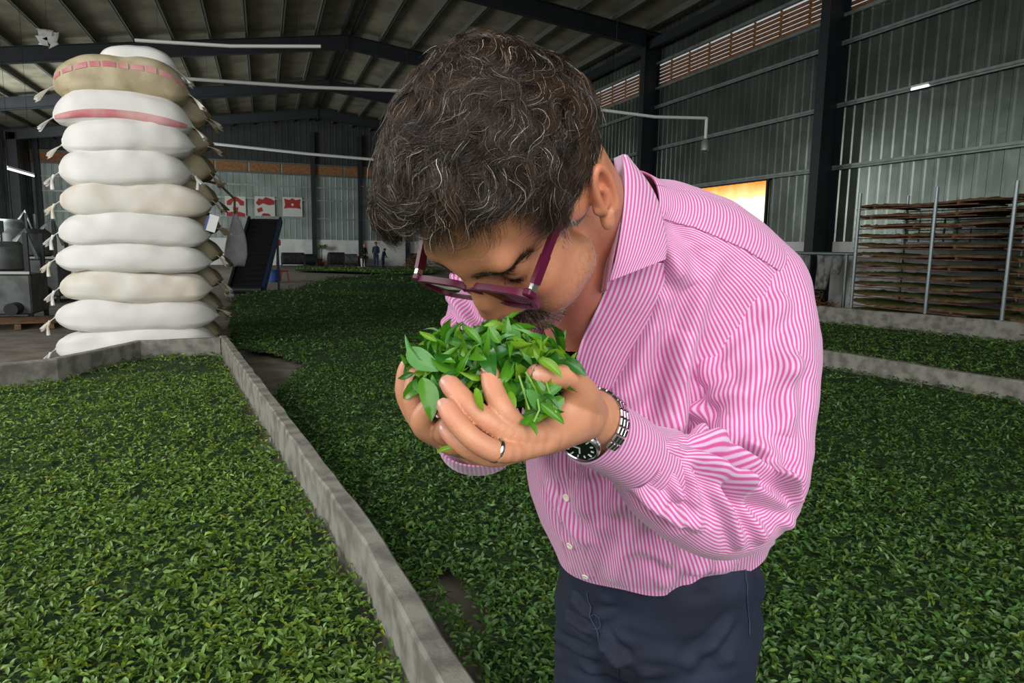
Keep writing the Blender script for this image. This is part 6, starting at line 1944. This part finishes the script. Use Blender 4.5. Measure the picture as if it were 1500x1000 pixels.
machine(48, 440, 1.6, 1.3, 2.1, 'tall white-topped rolling machine in the dark left of the sacks', 3)
machine(20, 405, 1.7, 1.4, 2.7, 'machine with a large drum farther back in the gloom', 2)
pl = Gd(30, 479); pr = at_empty('wooden_pallet', (pl[0], pl[1], 0), 'low wooden pallet on the floor before the dark machines', 'pallet', rz=.2)
for k in range(6): MB().box((0, -.5 + k * .2, .13), (1.2, .12, .02)).build('deck_board', M['wood'], pr)
for k in (-.5, 0, .5): MB().box((k, 0, .06), (.1, 1.1, .1)).build('bearer', M['wood'], pr)
# conveyor -----------------------------------------------------------
b0 = Gd(362, 437); cv_ = at_empty('belt_conveyor', (b0[0], b0[1], 0), 'tall inclined black belt conveyor with a blue side rail', 'conveyor', rz=-.05)
hw = .44; A0 = np.array([0, 0, .25]); A1 = np.array([.48, 2.3, 2.36])
dv = unit(A1 - A0); up_v = unit(np.cross(np.cross(dv, (0, 0, 1.)), dv)); sdv = np.cross(dv, up_v)
V = []; Fc = []
L_ = np.linalg.norm(A1 - A0)
MB().beam(A0, A1, hw * 2, .10, up=(0, 0, 1)).build('belt', M['black'], cv_)
for k in range(14):
    q = A0 + dv * L_ * (k + .5) / 14 + up_v * .065; MB().box(q, (.03, hw * 1.8, .04), np.stack([dv, sdv, up_v], 1)).build('cleat', M['dark_metal'], cv_)
for s, m_ in ((1, 'blue_metal'), (-1, 'dark_metal')):
    MB().beam(A0 + sdv * s * (hw + .05) + up_v * .03, A1 + sdv * s * (hw + .05) + up_v * .03, .07, .24, up=(0, 0, 1)).build('side_rail', M[m_], cv_)
for t in (.15, .85):
    for s in (1, -1):
        q = A0 + dv * L_ * t + sdv * s * hw; MB().beam((q[0], q[1], 0), (q[0], q[1], q[2]), .07, .07, up=(0, 1, 0)).build('leg', M['blue_metal'], cv_)
MB().lathe([(.12, -hw), (.12, hw)], A0, 18, Rframe(sdv, dv)).build('roller', M['dark_metal'], cv_, smooth=True)
# hanging bag and small sack beside the stack
def bag(c, w_, h, label, mt_):
    V = []; Fc = []; n, m_ = 18, 20
    for i in range(n + 1):
        t = i / n; rr = w_ * (.12 + .88 * math.sin(min(1, t * 1.15) * math.pi / 2) ** .9) * (1 - .25 * max(0, t - .8) / .2)
        for k in range(m_):
            a = 2 * math.pi * k / m_; q = rr * (1 + .10 * math.sin(3 * a + 5 * t) + .05 * math.sin(7 * a))
            V.append((q * math.cos(a), q * .5 * math.sin(a), h * (1 - t) + .02 * math.sin(4 * a) * t))
    for i in range(n):
        for k in range(m_): Fc.append((i * m_ + k, i * m_ + (k + 1) % m_, (i + 1) * m_ + (k + 1) % m_, (i + 1) * m_ + k))
    Fc.append(tuple(range(m_))[::-1]); Fc.append(tuple(n * m_ + k for k in range(m_)))
    o = mesh_obj('plastic_bag', V, Fc, M[mt_], smooth=True); o.location = tuple(c); tag(o, label, 'bag'); return o
M['bag_grey'] = mat('grey_woven_plastic', '#b5b1b3', .6, noise=(8, '#8f8b8c', .5))
g = onY(347, 389, 13.6); bag(g, .20, .95, 'limp grey-white bag hanging between the sack stack and the conveyor', 'bag_grey')
hook = MB().tube([(0, 0, -.02), (0, 0, .25), (-.25, 0, .5), (-.9, 0, .62)], .022, 8).build('bag_pole', M['wood'], None, True); hook.location = (float(g[0]), float(g[1]), float(g[2]) + .95)
tag(hook, 'thin bent pole sticking out of the sack stack and carrying the grey bag', 'pole')
g = Gd(342, 434); bag((g[0], g[1], 0), .24, .38, 'small white sack slumped on the floor beside the conveyor foot', 'bag_grey')
# blue bin with brooms, red stool -----------------------------------
g = Gd(402, 413); bn = at_empty('blue_bin', (g[0], g[1], 0), 'blue plastic bin holding brooms beside the conveyor', 'bin')
MB().lathe([(.20, 0), (.26, .5), (.28, .5), (.28, .53), (.25, .53), (.24, .05)], (0, 0, 0), 24).build('tub', M['blue_plastic'], bn, smooth=True)
for k, (x, mt_, nm) in enumerate(((-.1, 'white_paint', 'white-headed broom leaning upright in the blue bin'), (.08, 'red', 'red-headed broom leaning upright in the blue bin'))):
    br = at_empty('broom', (g[0] + x, g[1], .1), nm, 'broom')
    MB().tube([(0, 0, 0), (x * .8, .05, 1.45)], .02, 8).build('handle', M['dark_wood'], br, smooth=True)
    MB().box((x * .8, .05, 1.55), (.30, .08, .26), bev=.03).build('brush_head', M[mt_], br)
g = Gd(417, 411); st = at_empty('red_stool', (g[0], g[1], 0), 'small red plastic stool right of the blue bin', 'stool')
MB().box((0, 0, .42), (.34, .34, .05), bev=.02).build('seat', M['red'], st)
for x in (-1, 1):
    for y in (-1, 1): MB().beam((x * .17, y * .17, 0), (x * .12, y * .12, .42), .05, .05, up=(0, 1, 0)).build('leg', M['red'], st)
# posters on the far wall -------------------------------------------
M['poster_white'] = mat('poster_white', '#c6c6be', .6); M['poster_red'] = mat('poster_red', '#9c231d', .6)
shapes = {0: [[(-.42, .05), (-.42, .25), (-.15, .42), (.0, .52), (.15, .42), (.42, .25), (.42, .05), (.22, .05), (.12, .24), (-.12, .24), (-.22, .05)], [(-.1, -.3), (.1, -.3), (.14, -.05), (-.14, -.05)], [(-.45, -.52), (.45, -.52), (.45, -.36), (.2, -.28), (-.2, -.28), (-.45, -.36)]],
          1: [[(-.45, .15), (-.3, .4), (-.1, .35), (.05, .48), (.3, .4), (.48, .3), (.48, .1), (.2, .05), (-.1, .15), (-.3, .02)], [(-.4, -.15), (-.15, -.05), (-.1, -.25), (-.35, -.35)], [(-.2, -.5), (.3, -.5), (.2, -.38), (-.1, -.36)]],
          2: [[(-.42, .42), (-.15, .36), (0, .46), (.15, .36), (.42, .42), (.38, .1), (.44, -.1), (.2, -.06), (-.2, -.06), (-.44, -.1), (-.38, .1)]]}
labs = ['white poster with a red arch shape over a red base', 'white poster with a ragged red blot, middle of the three', 'white poster with a red winged emblem over white space']
for k, (cx0, cy0) in enumerate(((345, 302), (388, 302), (428.5, 303))):
    g = onY(cx0, cy0, YB - .17); root = at_empty('wall_poster', g, labs[k], 'poster', 'posters on the far wall')
    s = 1.36; MB().box((0, 0, 0), (s, .03, s * 1.02)).build('panel', M['poster_white'], root)
    for poly in shapes[k]:
        V = [(x * s, -.018, z * s) for x, z in poly] + [(x * s, -.030, z * s) for x, z in poly]; n = len(poly)
        Fc = [tuple(range(n))[::-1], tuple(range(n, 2 * n))] + [(i, (i + 1) % n, n + (i + 1) % n, n + i) for i in range(n)]
        mesh_obj('emblem', V, Fc, M['poster_red'], root)
    if k == 2: MB().lathe([(.09, 0), (.09, .02)], (0, -.02, .16), 16, Rframe((0, -1, 0), (1, 0, 0))).build('emblem', M['poster_white'], root)
# row of round bins, drums and plants along the gable wall ----------
M['tyre'] = mat('black_tyre', '#1b1b1a', .8, noise=(5, '#3a3833', .7)); M['orange'] = mat('orange_basket', '#9a5a2a', .7, noise=(10, '#6d3c1b', .7))
def roller(px, r_, w_, mt_, label, name='tea_roller'):
    g = Gd(px, 388.5); root = at_empty(name, (g[0], min(g[1], YB - 2.0), 0), label, 'roller', 'round rollers along the gable wall')
    MB().lathe([(r_ * .2, -w_ / 2 - .05), (r_, -w_ / 2), (r_, w_ / 2), (r_ * .2, w_ / 2 + .05)], (0, 0, r_ + .12), 24, Rframe((1, .2, 0), (0, 0, 1))).build('drum', M[mt_], root, smooth=True)
    for x in (-w_ / 2 - .02, w_ / 2 + .02): MB().box((x, 0, .2), (.08, r_ * 1.6, .4)).build('cradle', M['dark_metal'], root)
    MB().tube([(0, 0, r_), (.1, -.1, r_ * 2.3)], .04, 6).build('lever', M['dark_metal'], root)
for px, r_, w_, mt_, lb in ((428, .42, 1.5, 'tyre', 'dark round roller with raised lever, nearest the conveyor'), (452, .38, .8, 'dark_metal', 'short dark roller left of the gable post'), (488, .45, 1.1, 'tyre', 'black round roller right of the gable post'), (507, .40, .9, 'grey_metal', 'greyish roller before the white plinth'), (596, .45, 1.2, 'tyre', 'dark roller half hidden behind the glasses')):
    roller(px, r_, w_, mt_, lb)
for px, rr_, lb in ((461, .38, 'orange basket at the foot of the gable post'), (521, .55, 'large round brown basket leaning near the worker in black')):
    g = Gd(px, 388); b_ = at_empty('wicker_basket', (g[0], min(g[1], YB - 1.5), 0), lb, 'basket')
    MB().lathe([(rr_ * .6, 0), (rr_, rr_ * 1.3), (rr_ * .95, rr_ * 1.3), (rr_ * .55, .05)], (0, 0, 0), 22).build('basket_body', M['orange'], b_, smooth=True)
    MB().lathe([(rr_ * .97, rr_ * 1.25), (rr_ * 1.05, rr_ * 1.3), (rr_ * .97, rr_ * 1.36)], (0, 0, 0), 22).build('basket_rim', M['wood'], b_, smooth=True)
g = Gd(526, 389); o = MB().lathe([(.2, 0), (.24, .6), (.2, .62)], (0, 0, 0), 18).build('white_bucket', M['white_paint'], None, True); o.location = (g[0], min(g[1], YB - 2.4), 0); tag(o, 'white bucket standing by the worker in black', 'bucket')
M['plant'] = mat('plant_leaves', '#4a6b3a', .7)
g = Gd(468, 388); pt = at_empty('potted_plant', (g[0], min(g[1], YB - .8), 0), 'thin tall plant against the white plinth right of the post', 'plant')
MB().tube([(0, 0, 0), (.05, 0, 1.3)], .03, 6).build('stem', M['wood'], pt, True)
m_ = MB()
for k in range(14):
    a = k * 2.4; q = np.array([.05, 0, 1.25]); e = q + np.array([math.cos(a) * .45, math.sin(a) * .3, .12 + .2 * math.sin(k)]); m_.tube([q, (q + e) / 2 + (0, 0, .1), e], [.02, .06, .005], 5)
m_.build('foliage', M['plant'], pt); MB().lathe([(.16, 0), (.22, .3), (.2, .3)], (0, 0, 0), 16).build('pot', M['orange'], pt, True)

# workers far off -----------------------------------------------------
M['cloth_black'] = mat('black_clothes', '#15151a', .8); M['cloth_blue'] = mat('blue_overalls', '#1c2c4c', .8); M['face'] = mat('far_skin', '#a87a62', .6); M['pinkhat'] = mat('pink_cap', '#b5666a', .7); M['darkhair'] = mat('dark_hair', '#16120f', .7)
def worker(px, py, H_, cl, head_mt, label, seed, rz=0, bend=0):
    g = Gd(px, py); root = at_empty('person', (g[0], g[1], 0), label, 'person', None, rz)
    s = H_ / 1.7; gsd = Sdf((-.45, -.5, -.02), (.45, .45, 1.8), .022)
    hipz = .88; lean = bend
    sh = np.array([0, -lean, 1.38 - lean * .3]); hd = sh + np.array([0, -.06 - lean * .3, .24])
    gsd.cone((0, 0, hipz), sh, .14, .15, .04); gsd.cone(sh, hd, .06, .06, .02); gsd.ell(hd, (.085, .10, .12), .01)
    for q in (1, -1):
        gsd.chain([(q * .09, 0, hipz - .02), (q * .10, -.02, .48), (q * .11, .02, .08), (q * .12, -.1, .04)], [.095, .07, .05, .04], .02)
        gsd.chain([sh + (q * .17, 0, 0), sh + (q * .22, -.05, -.28), sh + (q * .14, -.26, -.42), sh + (q * .12, -.33, -.43)], [.06, .05, .035, .035], .02)
        for f_ in range(5): gsd.cone(sh + (q * .12, -.33, -.43), sh + (q * (.08 + .02 * f_), -.41, -.44), .012, .010, .004)
    V, Q = gsd.mesh(1); V = V * s; Q = Q[:, ::-1].copy()
    z = V[Q].mean(1)[:, 2] / s; cc = V[Q].mean(1) / s
    ishead = np.linalg.norm(cc - hd, axis=1) < .16
    ishand = np.linalg.norm(cc - (sh + np.array([0, -.36, -.43])), axis=1) < .18
    mi = np.where(ishead | ishand, 0, 1)
    mesh_obj('body', V, Q, None, root, smooth=True, mats=[M['face'], M[cl]], midx=mi)
    MB().ellipsoid((hd + (0, .02, .03)) * s, (.10 * s, .11 * s, .115 * s), 18, 12).build('hair' if head_mt == 'darkhair' else 'cap', M[head_mt], root, True)
worker(533.5, 391, 1.62, 'cloth_black', 'pinkhat', 'distant worker in black with a pink cap by the gable post', 1, .4)
worker(551, 392.5, 1.75, 'cloth_blue', 'darkhair', 'distant worker in dark blue, taller one beside the fringe of hair', 2, -.3)
worker(561, 392, 1.35, 'cloth_blue', 'darkhair', 'shorter distant worker in blue leaning close to the taller one', 3, .8, .12)
worker(541, 388, 1.5, 'cloth_black', 'darkhair', 'dark-haired person peeking behind the worker in black', 4, .2)
# heap of dry stalks and a cart behind the head
heap_of('stalk_bundle', (float(Gd(612, 396)[0]), float(Gd(612, 396)[1]), 0), 160, 1.1, (1.2, .8, 1.1), 'wood', 'pile of dry stalks by the far wall behind the glasses', 'pile')
# people-sized concrete path patches are bare floor
